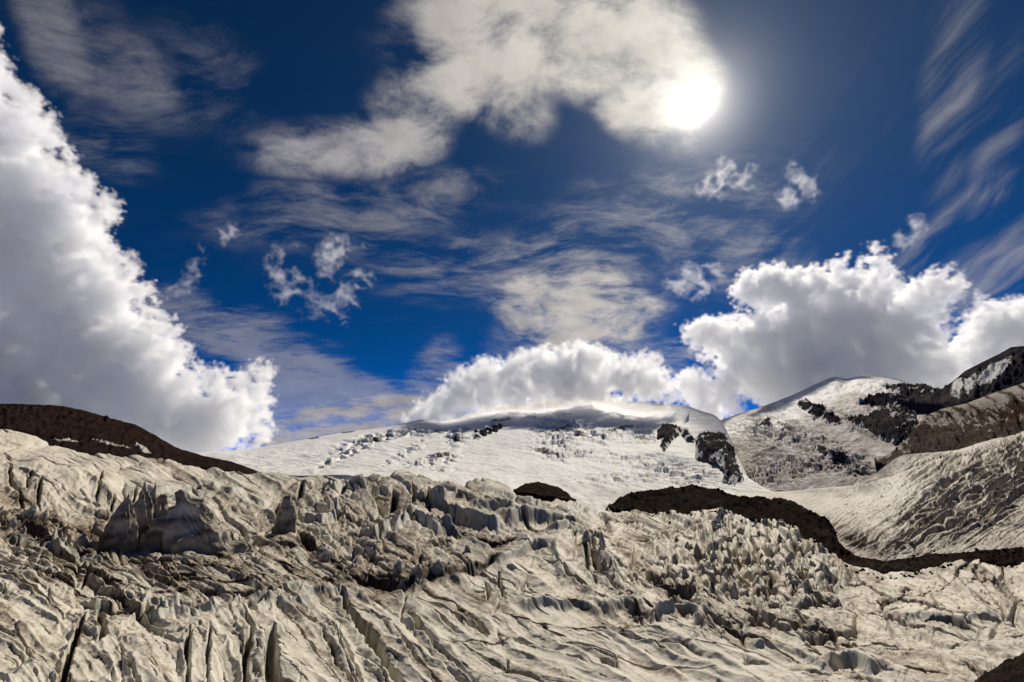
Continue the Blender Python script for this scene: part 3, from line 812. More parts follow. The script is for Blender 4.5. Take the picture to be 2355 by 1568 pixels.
# central snow mountain
M_TOP = [(380, 1050), (453, 1040), (570, 1033), (621, 1024), (715, 1007), (793, 993), (883, 983), (940, 970), (965, 964), (1027, 969), (1066, 956), (1125, 933), (1171, 925),
         (1222, 926), (1290, 905), (1359, 893), (1400, 905), (1436, 922), (1523, 928), (1579, 932), (1616, 946), (1657, 955), (1668, 985), (1680, 1012), (1692, 1032), (1705, 1065), (1716, 1095), (1730, 1122), (1800, 1146)]
M_BOT = [(380, 1075), (567, 1085), (936, 1100), (1124, 1130), (1237, 1155), (1420, 1190), (1500, 1195), (1640, 1195), (1740, 1165), (1800, 1160)]
SERAC_SPOTS = [(850, 1012, 90, 16, -18, 1), (800, 1040, 80, 10, -28, 1), (960, 990, 90, 12, 0, .9), (1050, 1005, 30, 22, -30, 1), (930, 1040, 60, 10, -30, .8), (990, 1060, 70, 12, -10, 1),
               (1120, 985, 50, 9, -30, 1), (1280, 1010, 60, 40, 10, 1), (1330, 985, 70, 20, 30, 1), (1270, 1045, 50, 14, 20, 1), (1400, 1000, 70, 14, -8, 1), (1340, 1040, 60, 10, 0, .8),
               (1480, 1060, 130, 20, 4, .8), (1440, 960, 60, 12, 10, .7), (1560, 1090, 120, 26, 6, 1), (1470, 1000, 50, 20, 0, .8), (1650, 960, 60, 12, 8, .7), (1420, 1100, 120, 16, 0, .6),
               (1240, 960, 90, 9, 10, .6), (1010, 1080, 40, 6, 0, 1.0)]
M_ROCK_SHADE = [(1290, 985, 44, 6, -20, .5), (1340, 1000, 34, 5, 20, .5), (1420, 988, 54, 7, -10, .48), (1260, 1040, 44, 6, 15, .48), (860, 1010, 54, 5, -20, .46), (930, 1000, 44, 5, -25, .46), (1010, 1052, 44, 6, -20, .5),  # mostly shaded serac walls painted as dark spots, plus a few rocks
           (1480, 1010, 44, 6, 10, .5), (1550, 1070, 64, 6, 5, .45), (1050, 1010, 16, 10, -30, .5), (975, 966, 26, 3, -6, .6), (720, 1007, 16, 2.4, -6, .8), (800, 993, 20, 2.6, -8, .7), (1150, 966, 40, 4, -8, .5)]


def m_relief(U, V, S):
    se = spots(U, V, SERAC_SPOTS)
    fade = sstep(S, 0.0, 0.22)
    wu = U + 10 * fbm(U / 50, V / 16, 3, 301); wv = V + 4 * fbm(U / 50, V / 16, 3, 302)
    f1, f2, a, b, c, ox, oy = worley(wu / 26, wv / 7.5, 303)
    g1, g2, a2, b2, c2, _, oy2 = worley(wu / 11, wv / 3.4, 305)
    blk = (a - .4) * 3.2 + oy * 4.5 * (0.4 + b) - 2.2 * np.exp(-((f2 - f1) / .1) ** 2)
    blk2 = (a2 - .4) * 1.5 + oy2 * 2.0 - 1.0 * np.exp(-((g2 - g1) / .12) ** 2)
    sw = 3.2 * fbm(U / 150, V / 30, 3, 307) + 1.0 * fbm(U / 40, V / 9, 3, 309)
    rk = spots(U, V, M_ROCK_SHADE)
    fl = ridged((V * 3.5 - U * 0.5) / 26, U / 160, 3, 317) - .5
    return (1.6 * sw + se * (2.0 * blk + 1.4 * blk2) + 3.4 * fl * sstep(S, .15, .5) + 0.4 * fbm(U / 9, V / 3, 3, 311) + rk * 4 * (1 + ridged(U / 9, V / 4, 2, 313))) * fade


def m_dirt(U, V, S, H):
    low = sstep(S, 0.5, 0.85)
    return np.clip(low * (0.22 + 0.30 * sstep(U, 1150, 1500)) + 0.25 * spots(U, V, SERAC_SPOTS) * sstep(fbm(U / 20, V / 6, 3, 315), 0, .4), 0, 1)


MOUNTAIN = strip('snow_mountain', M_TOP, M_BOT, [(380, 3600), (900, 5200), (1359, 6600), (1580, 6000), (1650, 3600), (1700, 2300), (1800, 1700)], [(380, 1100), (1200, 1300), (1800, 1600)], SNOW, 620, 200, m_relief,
      {'rock': lambda U, V, S, H: spots(U, V, M_ROCK_SHADE) * 1.3, 'dirt': m_dirt}, kind='structure', bend=1.5, below=200, round_=14)  # the rock mask here also paints the shade of serac walls

# second snow dome on the right
N_TOP = [(1600, 990), (1660, 964), (1681, 957), (1764, 930), (1819, 909), (1866, 886), (1912, 867), (1932, 866), (1940, 873), (1977, 864), (2023, 865), (2070, 872), (2097, 886), (2167, 898), (2230, 906), (2330, 930)]
N_BOT = [(1600, 1150), (1720, 1130), (1800, 1128), (1900, 1124), (2000, 1112), (2060, 1060), (2160, 1035), (2330, 1010)]
N_SER = [(1800, 1000, 110, 26, 8, .8), (1900, 1040, 130, 20, 18, .7), (1830, 1070, 90, 24, 0, 1), (1940, 1060, 80, 26, 20, .8), (1760, 1090, 90, 24, 0, .9), (1900, 950, 80, 14, 20, .6), (1740, 970, 60, 12, -10, .6)]
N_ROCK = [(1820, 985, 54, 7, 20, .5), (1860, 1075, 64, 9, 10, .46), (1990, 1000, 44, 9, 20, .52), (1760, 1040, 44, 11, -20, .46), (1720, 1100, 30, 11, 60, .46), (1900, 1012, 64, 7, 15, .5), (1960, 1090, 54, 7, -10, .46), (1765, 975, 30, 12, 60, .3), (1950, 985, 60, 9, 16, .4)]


def n_relief(U, V, S):
    se = spots(U, V, N_SER)
    fade = 0.15 + 0.85 * sstep(S, 0.0, 0.12)
    wu = U + 10 * fbm(U / 40, V / 16, 3, 331); wv = V + 4 * fbm(U / 40, V / 16, 3, 332)
    f1, f2, a, b, c, ox, oy = worley(wu / 22, wv / 8, 333)
    blk = (a - .4) * 3 + oy * 4 * (0.4 + b) - 2.2 * np.exp(-((f2 - f1) / .1) ** 2)
    rk = spots(U, V, N_ROCK)
    return (7 * fbm(U / 120, V / 40, 3, 337) + 3.0 * fbm(U / 34, V / 12, 3, 339) + se * 3.0 * blk + (0.5 + se) * 7.0 * (ridged(U / 26 + V / 40, V / 12, 4, 343) - .5) + 0.4 * fbm(U / 9, V / 3, 3, 341) + rk * 8 * (0.4 + ridged(U / 14, V / 8, 3, 345))) * fade


def n_dirt(U, V, S, H):
    top = spots(U, V, [(1860, 915, 130, 34, -30, 1), (2000, 885, 110, 22, 0, 1), (1680, 985, 60, 30, -20, .6)])
    return np.clip(0.8 - 0.85 * top + 0.5 * fbm(U / 40, V / 16, 4, 349), 0, 1.2)


DOME = strip('snow_mountain', N_TOP, N_BOT, [(1600, 5400), (1900, 5400), (2330, 5200)], [(1600, 3000), (1740, 2300), (1900, 1700), (2060, 1800), (2330, 2100)], SNOW, 460, 190, n_relief,
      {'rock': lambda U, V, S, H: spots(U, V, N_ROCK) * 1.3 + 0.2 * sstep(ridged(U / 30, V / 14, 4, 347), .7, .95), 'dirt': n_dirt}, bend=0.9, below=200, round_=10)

# dark peak at the right edge
P_TOP = [(2060, 905), (2150, 904), (2190, 877), (2218, 853), (2259, 832), (2300, 812), (2324, 798), (2354, 795), (2420, 770), (2520, 790), (2640, 830)]
P_BOT = [(2060, 915), (2150, 925), (2250, 950), (2354, 940), (2640, 930)]


def p_relief(U, V, S):
    return (14 * (ridged(U / 40 + V / 60, V / 60, 4, 361) - .5) + 5 * (ridged(U / 12, V / 30, 3, 363) - .5)) * sstep(S, 0.0, 0.15)


strip('rock_peak', P_TOP, P_BOT, 4300, 3000, CLIFF_ROCK, 220, 90, p_relief,
      {'snow': lambda U, V, S, H: 0.25 + 0.5 * spots(U, V, [(2290, 850, 60, 16, -32, 1), (2200, 890, 14, 22, 20, 1), (2230, 880, 12, 24, 25, 1)]) - 0.35 * spots(U, V, [(2345, 850, 30, 40, 20, 1)])},
      kind=None, below=150, label='dark jagged rock peak with snow patches at the right edge', category='mountain')

# brown hillside below it
B_TOP = [(2010, 1060), (2050, 1040), (2080, 1015), (2105, 980), (2130, 955), (2165, 940), (2220, 928), (2280, 905), (2354, 880), (2450, 850), (2640, 800)]
B_BOT = [(2010, 1061), (2080, 1052), (2200, 1045), (2290, 1020), (2354, 1000), (2640, 930)]
HILL = strip('hillside', B_TOP, B_BOT, [(2010, 1750), (2100, 2200), (2200, 2800), (2640, 2900)], 1700, HILL_ROCK, 240, 110, lambda U, V, S: (16 * fbm(U / 60, V / 60, 4, 371) + 12 * (ridged(U / 26 - V / 22, V / 60 + U / 90, 4, 373) - .5) + 3 * fbm(U / 8, V / 8, 3, 375)) * sstep(S, 0, .15),
      {'snow': lambda U, V, S, H: 0.36 + 0.6 * fbm(U / 24 - V / 14, U / 90 + V / 40, 5, 377) + .25 * (1 - sstep(S, 0, .5)) - 0.5 * spots(U, V, [(2160, 1010, 90, 26, 10, 1)])}, bend=0.9, below=150)

# side glacier coming down from the right
G_TOP = [(1690, 1124), (1777, 1131), (1871, 1124), (1984, 1114), (2060, 1047), (2190, 1036), (2282, 1008), (2354, 992), (2450, 960), (2620, 915)]
G_BOT = [(1690, 1150), (1800, 1172), (1860, 1200), (1920, 1262), (1965, 1300), (2041, 1312), (2135, 1300), (2248, 1288), (2354, 1280), (2620, 1280)]
G_CRACK = [([(2354, 1020), (2240, 1040), (2150, 1058), (2060, 1092), (1990, 1112)], 4, 8, .9)]


def g_relief(U, V, S):
    wu = U + 14 * fbm(U / 80, V / 40, 3, 401) + 3 * fbm(U / 16, V / 10, 2, 402); wv = V + 6 * fbm(U / 80, V / 40, 3, 403) + 1.5 * fbm(U / 14, V / 9, 2, 404)
    sw = 6 * fbm(U / 200, V / 70, 3, 405)
    ang = math.radians(-58)
    ac = wu * math.cos(ang) * -1 + wv * 1.3 * math.sin(ang) * -1
    ac = wu * 0.80 + wv * 1.25                              # long crevasses leaning up to the right
    al = wu * 0.5 - wv * 1.0
    big = spots(U, V, [(2170, 1160, 180, 62, -38, 1), (2290, 1110, 180, 70, -36, 1), (2330, 1060, 90, 26, -30, 1), (1990, 1240, 70, 22, 22, 1.0), (2080, 1262, 60, 14, 10, .8)])
    r1 = ridged(ac / 24, al / 330, 2, 407); r2 = ridged(ac / 11, al / 180, 2, 409)
    f1, f2, a, b, c, ox, oy = worley(ac / 17, al / 70, 411)
    h = sw + big * (20 * (r1 - .55) + 7 * (r2 - .5) + 5 * (a - .5) - 6 * np.exp(-((f2 - f1) / .12) ** 2))
    gen = sstep(U, 1850, 2050) * 0.7 + 0.15
    r3 = ridged(wu / 26 + wv / 13, wv / 40, 2, 413); r4 = ridged(wv / 5 + wu / 40, wu / 70, 2, 415)
    h += gen * (3.5 * (r2 - .5) - 4.5 * sstep(r3, .78, .96) - 3 * sstep(r4, .72, .95)) + 0.5 * fbm(U / 7, V / 4, 3, 417)
    top = spots(U, V, [(2200, 1045, 120, 10, -14, 1), (2330, 1012, 70, 10, -14, 1)])
    h += top * 7 * (ridged(wu / 9, wv / 6, 2, 419) - .4)
    Hf = h.ravel()
    for pts, wd, dep, dd in G_CRACK:
        idx, d, side, t = line_dist(U + 6 * fbm(U / 30, V / 20, 3, 421), V, pts, 2.0, 60)
        Hf[idx] -= dep * np.exp(-(d / wd) ** 2)
        Hf[idx] += 7 * np.exp(-((d - 22) / 16) ** 2) * (side < 0)
    return Hf.reshape(U.shape) * (0.25 + .75 * sstep(S, 0, 0.05)) * (0.2 + .8 * sstep(1 - S, 0, .06))


def g_dirt(U, V, S, H):
    t = 0.40 + 0.4 * fbm(U / 60, V / 24, 4, 431) + 0.9 * spots(U, V, [(2300, 1205, 90, 5, 6, 1), (2060, 1062, 60, 18, -25, .6), (1960, 1240, 40, 16, 30, .7)])
    f = t.ravel()
    for pts, wd, dep, dd in G_CRACK:
        idx, d, side, tt = line_dist(U, V, pts, 2.0, 60)
        f[idx] += dd * np.exp(-(d / 6) ** 2)
    t = f.reshape(U.shape) - 0.25 * spots(U, V, [(2000, 1150, 150, 30, -10, 1)])
    return t


strip('side_glacier', G_TOP, G_BOT, [(1690, 1450), (1871, 1500), (1984, 1550), (2060, 1650), (2620, 1900)], [(1690, 520), (1860, 420), (1965, 330), (2354, 330), (2620, 330)], ICE_FAR, 620, 330, g_relief,
      {'dirt': g_dirt, 'stripe': lambda U, V, S, H: sstep(U, 1850, 2050) * (0.7 * sstep(ridged((U * .8 + V * 1.25 + 12 * fbm(U / 40, V / 20, 3, 433)) / 16, (U * .5 - V) / 260, 2, 435), .70, .90) + 0.4 * sstep(ridged((V * 2.2 + U * .3) / 14, U / 120, 2, 437), .75, .95)), 'blue': lambda U, V, S, H: 0 * U}, bend=1.0, below=60, round_=30)

# ------------------------------------------------------------------ dark ridge on the left
L_TOP = [(-300, 915), (0, 928), (72, 929), (130, 932), (184, 941), (240, 957), (246, 954), (252, 961), (310, 975), (360, 1002), (405, 1029), (464, 1047), (536, 1062), (590, 1082), (650, 1104)]
L_BOT = [(-300, 960), (0, 1000), (121, 1030), (270, 1058), (450, 1072), (536, 1082), (590, 1096), (650, 1106)]
RIDGE = strip('rock_ridge', L_TOP, L_BOT, [(-300, 1500), (300, 1350), (572, 1000)], [(-300, 660), (300, 660), (572, 700)], RIDGE_ROCK, 320, 90,
      lambda U, V, S: (5 * (ridged(U / 50, V / 30, 4, 451) - .5) + 2.0 * fbm(U / 10, V / 8, 3, 453)) * sstep(S, 0, .1) + 1.8 * fbm(U / 14, V / 50, 5, 455, .62), None, kind=None, below=120,
      label='smooth dark brown rock ridge sloping down at the left', category='ridge')

# moraine ridges between the glaciers
R1_TOP = [(1392, 1172), (1410, 1156), (1428, 1142), (1452, 1132), (1494, 1126), (1560, 1119), (1600, 1113), (1604, 1117), (1640, 1124), (1650, 1123), (1668, 1133), (1705, 1139), (1760, 1143), (1814, 1148), (1836, 1158), (1856, 1171), (1880, 1182), (1904, 1194), (1918, 1215), (1930, 1250)]
R1_BOT = [(1392, 1173), (1410, 1170), (1450, 1168), (1494, 1180), (1675, 1184), (1796, 1208), (1871, 1246), (1909, 1292), (1930, 1300)]
MORAINE = strip('moraine_ridge', R1_TOP, R1_BOT, [(1392, 460), (1420, 520), (1480, 600), (1700, 560), (1820, 480), (1930, 320)], [(1408, 420), (1675, 400), (1796, 358), (1909, 262), (1930, 262)], MORAINE_ROCK, 300, 80,
      lambda U, V, S: (12 * (ridged(U / 36, V / 24, 4, 461) - .5) + 6 * fbm(U / 8, V / 6, 4, 463, .6)) * sstep(S, 0, .12) + 6.5 * fbm(U / 22, V / 50, 6, 465, .62), None, kind=None, below=60, drop=(0.1, 0.6),
      label='long dark gravel moraine ridge curving above the shattered icefall', category='moraine')
R2_TOP = [(1916, 1262), (1924, 1240), (1940, 1258), (1965, 1275), (2000, 1285), (2041, 1289), (2090, 1283), (2135, 1275), (2190, 1272), (2248, 1265), (2300, 1262), (2354, 1256), (2480, 1240), (2620, 1225)]
R2_BOT = [(1916, 1300), (1939, 1312), (2022, 1318), (2135, 1307), (2240, 1292), (2354, 1296), (2620, 1308)]
BAND = strip('moraine_ridge', R2_TOP, R2_BOT, [(1916, 300), (2041, 280), (2354, 320), (2620, 330)], [(1916, 250), (2022, 240), (2354, 274), (2620, 284)], MORAINE_ROCK, 300, 60,
      lambda U, V, S: (8 * (ridged(U / 30, V / 20, 4, 471) - .5) + 4 * fbm(U / 7, V / 6, 4, 473, .6)) * sstep(S, 0, .12) + 4.5 * fbm(U / 18, V / 50, 6, 475, .62), None, kind=None, below=60, drop=(0.1, 0.6),
      label='low dark debris band running to the right edge between two ice fields', category='moraine')
R3_TOP = [(1180, 1128), (1196, 1117), (1208, 1112), (1228, 1108), (1250, 1110), (1270, 1116), (1290, 1122), (1325, 1150)]
R3_BOT = [(1180, 1129), (1228, 1135), (1325, 1152)]
strip('rock_mound', R3_TOP, R3_BOT, 760, 600, MORAINE_ROCK, 70, 30, lambda U, V, S: 6 * fbm(U / 9, V / 7, 4, 481, .6) * sstep(S, 0, .2) + 5 * fbm(U / 14, V / 40, 5, 485, .65), None, kind=None, below=60, drop=(0.08, 0.6),
      label='small dark rock mound poking out behind the central ice blocks', category='rock')
# dark corner at the bottom right
R4_TOP = [(2180, 1600), (2230, 1575), (2262, 1548), (2300, 1525), (2354, 1500), (2460, 1470), (2620, 1440)]
R4_BOT = [(2180, 1660), (2620, 1660)]
strip('rock_slope', R4_TOP, R4_BOT, [(2180, 84), (2354, 80), (2620, 76)], 60, MORAINE_ROCK, 160, 70, lambda U, V, S: 8 * (ridged(U / 40, V / 40, 4, 491) - .5) * sstep(S, 0, .2) + 7 * fbm(U / 14, V / 14, 5, 493, .65), None, kind=None, below=20, drop=(0.1, 0.6),
      label='dark rubble slope in the bottom right corner', category='rock')


def poly_dist(px, py, poly):
    """signed distance to a closed polygon, positive inside"""
    P = np.array(poly, float); Q = np.roll(P, -1, 0)
    d = np.full(px.shape, 1e9); ins = np.zeros(px.shape, bool)
    for (ax, ay), (bx, by) in zip(P, Q):
        ex, ey = bx - ax, by - ay
        t = np.clip(((px - ax) * ex + (py - ay) * ey) / (ex * ex + ey * ey + 1e-9), 0, 1)
        d = np.minimum(d, np.hypot(px - ax - t * ex, py - ay - t * ey))
        cond = (ay > py) != (by > py)
        ins ^= cond & (px < (bx - ax) * (py - ay) / (by - ay + 1e-12) + ax)
    return np.where(ins, d, -d)


# rock that breaks through the snow: a craggy block following the slope it stands on
def crag(name, poly, ground, label, category, seed, rise=7.0, snow=0.05, step=1.0, rough=3.0, mat=None, group=None):
    P = np.array(poly, float)
    lo = P.min(0) - 8; hi = P.max(0) + 8
    nu = max(8, int((hi[0] - lo[0]) / step)); nv = max(8, int((hi[1] - lo[1]) / (step * .8)))
    U, V = np.meshgrid(np.linspace(lo[0], hi[0], nu), np.linspace(lo[1], hi[1], nv))
    sd = poly_dist(U, V, poly) + 1.5 * rough * fbm(U / 9, V / 8, 3, seed) + 0.6 * rough * fbm(U / 2.5, V / 2.5, 2, seed + 1)
    D, H0 = ground(U, V)
    H = H0 + np.where(sd > 0, np.minimum(sd, 6) / 6 * rise * (0.55 + 0.6 * ridged(U / 16, V / 26, 4, seed + 2)) + 0.6, np.maximum(sd, -7) * 1.2)
    H += np.where(sd > 0, 3.6 * (ridged(U / 6, V / 9, 3, seed + 3) - .5) + 2.0 * fbm(U / 3, V / 4, 2, seed + 4), 0)
    ledge = perlin((V + 0.25 * U + 4 * fbm(U / 20, V / 14, 2, seed + 6)) / 4.5, U / 40, seed + 8)
    H += np.where(sd > 1, 1.8 * ledge, 0)
    base = at(U, V, D); px = np.linalg.norm(base - np.array([0, 0, EYE]), axis=-1) * HALF / 1177.0
    base[..., 2] += H * px
    keep = sd > -6.5
    F = grid_faces(nv, nu, flip=True)
    F = F[keep.ravel()[F].all(1)]
    used = np.unique(F); remap = np.full(nu * nv, -1); remap[used] = np.arange(len(used))
    me = mesh_from(name, base.reshape(-1, 3)[used], remap[F], mat or CLIFF_ROCK)
    attr(me, 'snow', (snow + 0.10 + 0.55 * fbm(U / 12, V / 9, 3, seed + 5) + 0.5 * sstep(ledge, .1, .5) - 0.16 * (sd > 5) + .25 * (sd < 2)).ravel()[used])
    o = put(name, me, label=label, category=category)
    if group:
        o['group'] = group


z5 = lambda pts: [(1264.4 + x * .4627, 747.1 + y * .4627) for x, y in pts]
z4 = lambda pts: [(402.3 + x * .3904, 747.1 + y * .3904) for x, y in pts]
crag('rock_cliff', z5([(735, 552), (780, 545), (870, 540), (885, 590), (915, 620), (930, 690), (960, 750), (1005, 805), (960, 805), (900, 770), (865, 745), (885, 710), (850, 660), (790, 650), (735, 640)]), MOUNTAIN,
     'tall dark cliff dropping to the right at the edge of the central snowfield', 'cliff', 501, rise=12)
crag('rock_cliff', z5([(530, 530), (560, 500), (600, 495), (640, 510), (620, 540), (600, 570), (565, 625), (545, 600), (560, 570), (530, 560)]), MOUNTAIN,
     'small dark rocky knob left of the tall dark cliff', 'cliff', 511, rise=8)
crag('rock_outcrop', z5([(645, 505), (680, 520), (702, 552), (676, 546)]), MOUNTAIN, 'thin dark rock rib between the rocky knob and the tall cliff', 'rock', 515, rise=5)
crag('rock_cliff', z5([(1230, 392), (1270, 376), (1320, 400), (1370, 410), (1360, 435), (1400, 440), (1450, 470), (1445, 500), (1400, 497), (1360, 475), (1350, 450), (1310, 470), (1295, 440), (1240, 415)]), DOME,
     'ragged dark rock band on the face of the right snow dome', 'cliff', 521, rise=7)
crag('rock_cliff', z5([(1455, 455), (1560, 465), (1620, 440), (1638, 430), (1640, 405), (1600, 410), (1525, 402), (1580, 372), (1650, 355), (1720, 350), (1770, 360), (1800, 390), (1820, 440), (1822, 480), (1850, 520), (1840, 580), (1720, 585), (1620, 570), (1590, 545), (1530, 525), (1480, 480)]), DOME,
     'broad dark cliff under the rounded shoulder of the right snow dome', 'cliff', 531, rise=11)
crag('rock_outcrop', z5([(1048, 492), (1085, 458), (1100, 480), (1107, 518), (1075, 520)]), DOME, 'small dark rock fin on the left flank of the right dome', 'rock', 541, rise=5)
crag('rock_outcrop', z5([(1060, 523), (1090, 538), (1104, 565), (1075, 552)]), DOME, 'narrow dark rock just below the small rock fin', 'rock', 545, rise=4)
crag('rock_outcrop', z5([(1305, 598), (1340, 598), (1380, 622), (1425, 650), (1405, 625), (1450, 628), (1492, 650), (1480, 685), (1440, 690), (1430, 715), (1408, 690), (1395, 668), (1340, 635)]), DOME,
     'dark rock island in the dirty snow bowl of the right dome', 'rock', 551, rise=5)
crag('rock_ridge', z5([(1645, 305), (1720, 296), (1750, 288), (1800, 298), (1850, 292), (1900, 310), (1955, 325), (1935, 360), (1870, 350), (1800, 370), (1750, 350), (1700, 330)]), DOME,
     'dark rocky crest joining the snow dome to the right peak', 'ridge', 561, rise=6)
crag('rock_shoulder', z5([(1700, 640), (1760, 590), (1840, 530), (1950, 500), (2010, 480), (2080, 520), (2110, 570), (2060, 600), (1960, 625), (1840, 620), (1760, 660)]), DOME,
     'rust brown rock shoulder above the side glacier', 'rock', 571, rise=8, snow=-0.3, mat=RUST_ROCK)
for k, (x, y, r, s) in enumerate([(1770, 625, 10, 'uppermost left'), (1775, 662, 16, 'lowest'), (1815, 636, 18, 'middle'), (1850, 622, 12, 'fourth'), (1886, 612, 14, 'fifth'), (1912, 594, 14, 'highest right')]):
    crag('rock_outcrop', z4([(x - r, y + 4), (x - r * .3, y - r * .55), (x + r, y - r * .4), (x + r * .8, y + r * .35), (x - r * .2, y + r * .5)]), MOUNTAIN,
         'small black rock in the diagonal row on the upper snow slope', 'rock', 581 + k * 3, rise=3.5, step=.6, rough=2.0, snow=-.2, group='rocks in a row on the snow slope')

# ------------------------------------------------------------------ ice pinnacles

def pinnacle_mesh(seed, depth=0.6, lean=0.0, sharp=1.4, cuts=3, pts=None, rough=1.0, soil=0.0):
    """a broken tower of ice about 1 wide and 1 high, standing on z = 0"""
    import bmesh
    rng = np.random.default_rng(seed)
    if pts is None:
        pts = []
        for z, n, r in ((-0.4, 9, .52), (0.05, 8, .5), (0.35, 7, .5 * (1 - .35 ** sharp) + .03), (0.65, 6, .5 * (1 - .65 ** sharp) + .03), (0.88, 4, .5 * (1 - .88 ** sharp) + .03), (1.0, 2, .05)):
            for k in range(n):
                a = 2 * math.pi * (k + rng.uniform(-.35, .35)) / n
                rr = r * rng.uniform(.72, 1.1)
                pts.append((rr * math.cos(a) + lean * max(z, 0) ** 1.4, rr * math.sin(a) * depth, z + rng.uniform(-.06, .06)))
    bm = bmesh.new()
    for q in pts:
        bm.verts.new(q)
    r = bmesh.ops.convex_hull(bm, input=bm.verts)
    bmesh.ops.delete(bm, geom=[v for v in bm.verts if not v.link_faces], context='VERTS')
    bmesh.ops.triangulate(bm, faces=bm.faces)
    bmesh.ops.subdivide_edges(bm, edges=bm.edges, cuts=cuts, use_grid_fill=True)
    bmesh.ops.triangulate(bm, faces=bm.faces)
    bm.normal_update()
    V = np.array([v.co[:] for v in bm.verts]); Nn = np.array([v.normal[:] for v in bm.verts])
    F = np.array([[v.index for v in f.verts] for f in bm.faces])
    bm.free()
    n1 = perlin3(V * 3.0 + seed, seed) ; n2 = perlin3(V * np.array([7., 7., 5.]) + seed, seed + 1); lay = perlin3(V * np.array([1.6, 1.6, 11.0]) + n1[:, None] * 1.1, seed + 2)
    fl = perlin3(V * np.array([11.0, 11.0, 1.6]), seed + 3)
    V = V + Nn * ((0.10 * n1 + 0.05 * n2 + 0.05 * lay - 0.09 * np.abs(fl)) * rough)[:, None]
    me = mesh_from('ice_pinnacle', V, F, ICE, smooth=False)
    attr(me, 'dirt', soil + 0.25 + 0.35 * np.clip(1 - V[:, 2], 0, 1) ** 2 + 0.3 * lay)
    attr(me, 'stripe', np.clip(0.95 * sstep(lay, .08, .28) + 0.5 * sstep(-np.abs(fl), -.08, 0), 0, 1) * .8)
    attr(me, 'blue', np.full(len(V), 0.12))
    return me


def stand(me, u, v, w_px, h_px, yaw, label, group=None, sink=0.0):
    p = on_ice(u, v)
    m = (p - Vector((0, 0, EYE))).length * HALF / 1177.0
    o = bpy.data.objects.new('ice_pinnacle', me); COL.objects.link(o)
    o.location = (p.x, p.y, p.z - sink * m); o.rotation_euler = (0, 0, yaw)
    o.scale = (w_px * m, w_px * m, h_px * m)
    o['label'] = label; o['category'] = 'ice pinnacle'
    if group:
        o['group'] = group
    return o


stand(pinnacle_mesh(3, depth=.8, sharp=1.5, cuts=6, soil=.3), 277, 1246, 66, 80, 0.1, 'squat striped ice tower left of the dark twin towers')
stand(pinnacle_mesh(8, depth=.7, sharp=4.0, cuts=6, soil=.3), 314, 1232, 46, 92, 0.2, 'dark blunt ice tower, tallest of the group left of the ice pyramid')
stand(pinnacle_mesh(14, depth=.7, sharp=2.6, cuts=5, soil=.3), 338, 1224, 24, 84, 0.4, 'thin dark ice needle behind the blunt ice tower')
stand(pinnacle_mesh(19, depth=.8, sharp=1.6, cuts=6, soil=.3), 360, 1232, 50, 74, -0.2, 'pointed ice tower just left of the big ice pyramid')
PYR = [(-.55, -.28, -.1), (-.35, -.42, -.2), (0, -.45, -.2), (.4, -.36, -.2), (.85, -.22, -.2), (.95, .2, -.2), (.2, .5, -.2), (-.5, .35, -.2), (-.22, -.1, .82), (-.16, -.04, 1.0), (-.12, .05, .97), (-.02, .02, .80),
       (.14, .0, .62), (.3, -.04, .48), (.5, .0, .28), (-.4, -.12, .38), (-.3, -.2, .5), (.05, -.25, .42)]
stand(pinnacle_mesh(24, pts=PYR, cuts=14, rough=1.2, soil=.05), 425, 1250, 135, 104, 0.0, 'large grey layered ice pyramid, tallest on the left')
stand(pinnacle_mesh(29, depth=.7, sharp=1.05, cuts=7, lean=-.22), 505, 1252, 96, 54, 0.0, 'low pale blue ice wedge on the right flank of the big ice pyramid')
stand(pinnacle_mesh(33, depth=.7, sharp=2.2, cuts=5, soil=.3), 655, 1220, 44, 74, 0.3, 'dark fin of ice beside the deep crevasse left of centre')
VAR = [pinnacle_mesh(40 + 7 * k, depth=(.45, .6, .8, .5, .7)[k], sharp=(1.3, 1.8, 2.6, 1.1, 3.5)[k], lean=(-.15, .1, .2, -.3, .05)[k], cuts=2) for k in range(5)]
rnd = random.Random(5)


def scatter(poly, n, wr, hr, label, group, yaw=0.6, gap=7):
    P = np.array(poly, float); lo, hi = P.min(0), P.max(0); put_ = []
    tries = 0
    while len(put_) < n and tries < 6000:
        tries += 1
        u = rnd.uniform(lo[0], hi[0]); v = rnd.uniform(lo[1], hi[1])
        if poly_dist(np.array([u]), np.array([v]), poly)[0] < 0:
            continue
        if any(math.hypot(u - a, (v - b) * 2) < gap for a, b in put_):
            continue
        put_.append((u, v))
        w = wr[0] * .8 + (wr[1] * 1.25 - wr[0] * .8) * rnd.random() ** 1.9
        stand(rnd.choice(VAR), u, v, w, w * rnd.uniform(*hr), rnd.gauss(0.5, yaw), label, group, sink=w * .1)


scatter([(1640, 1185), (1700, 1178), (1790, 1205), (1850, 1240), (1900, 1290), (1935, 1330), (1930, 1400), (1860, 1390), (1780, 1350), (1700, 1330), (1640, 1270)], 120, (8, 18), (.55, 1.05),
        'small jagged ice pinnacle in the shattered icefall below the long moraine ridge', 'pinnacles of the shattered icefall')
scatter([(1540, 1240), (1640, 1230), (1700, 1340), (1640, 1380), (1560, 1340)], 26, (9, 20), (.7, 1.3), 'low broken ice tooth on the left side of the shattered icefall', 'broken teeth beside the icefall')
scatter([(0, 1190), (80, 1190), (170, 1215), (260, 1235), (250, 1262), (150, 1250), (60, 1235), (0, 1222)], 30, (9, 22), (.7, 1.4), 'dirty broken ice tooth in the dark trench at the left', 'broken teeth in the left trench')
scatter([(690, 1235), (760, 1240), (860, 1290), (960, 1310), (1090, 1262), (1110, 1280), (960, 1340), (840, 1320), (740, 1280)], 26, (9, 26), (.6, 1.2), 'weathered ice block in the dirty hollow at the centre', 'ice blocks in the central hollow')
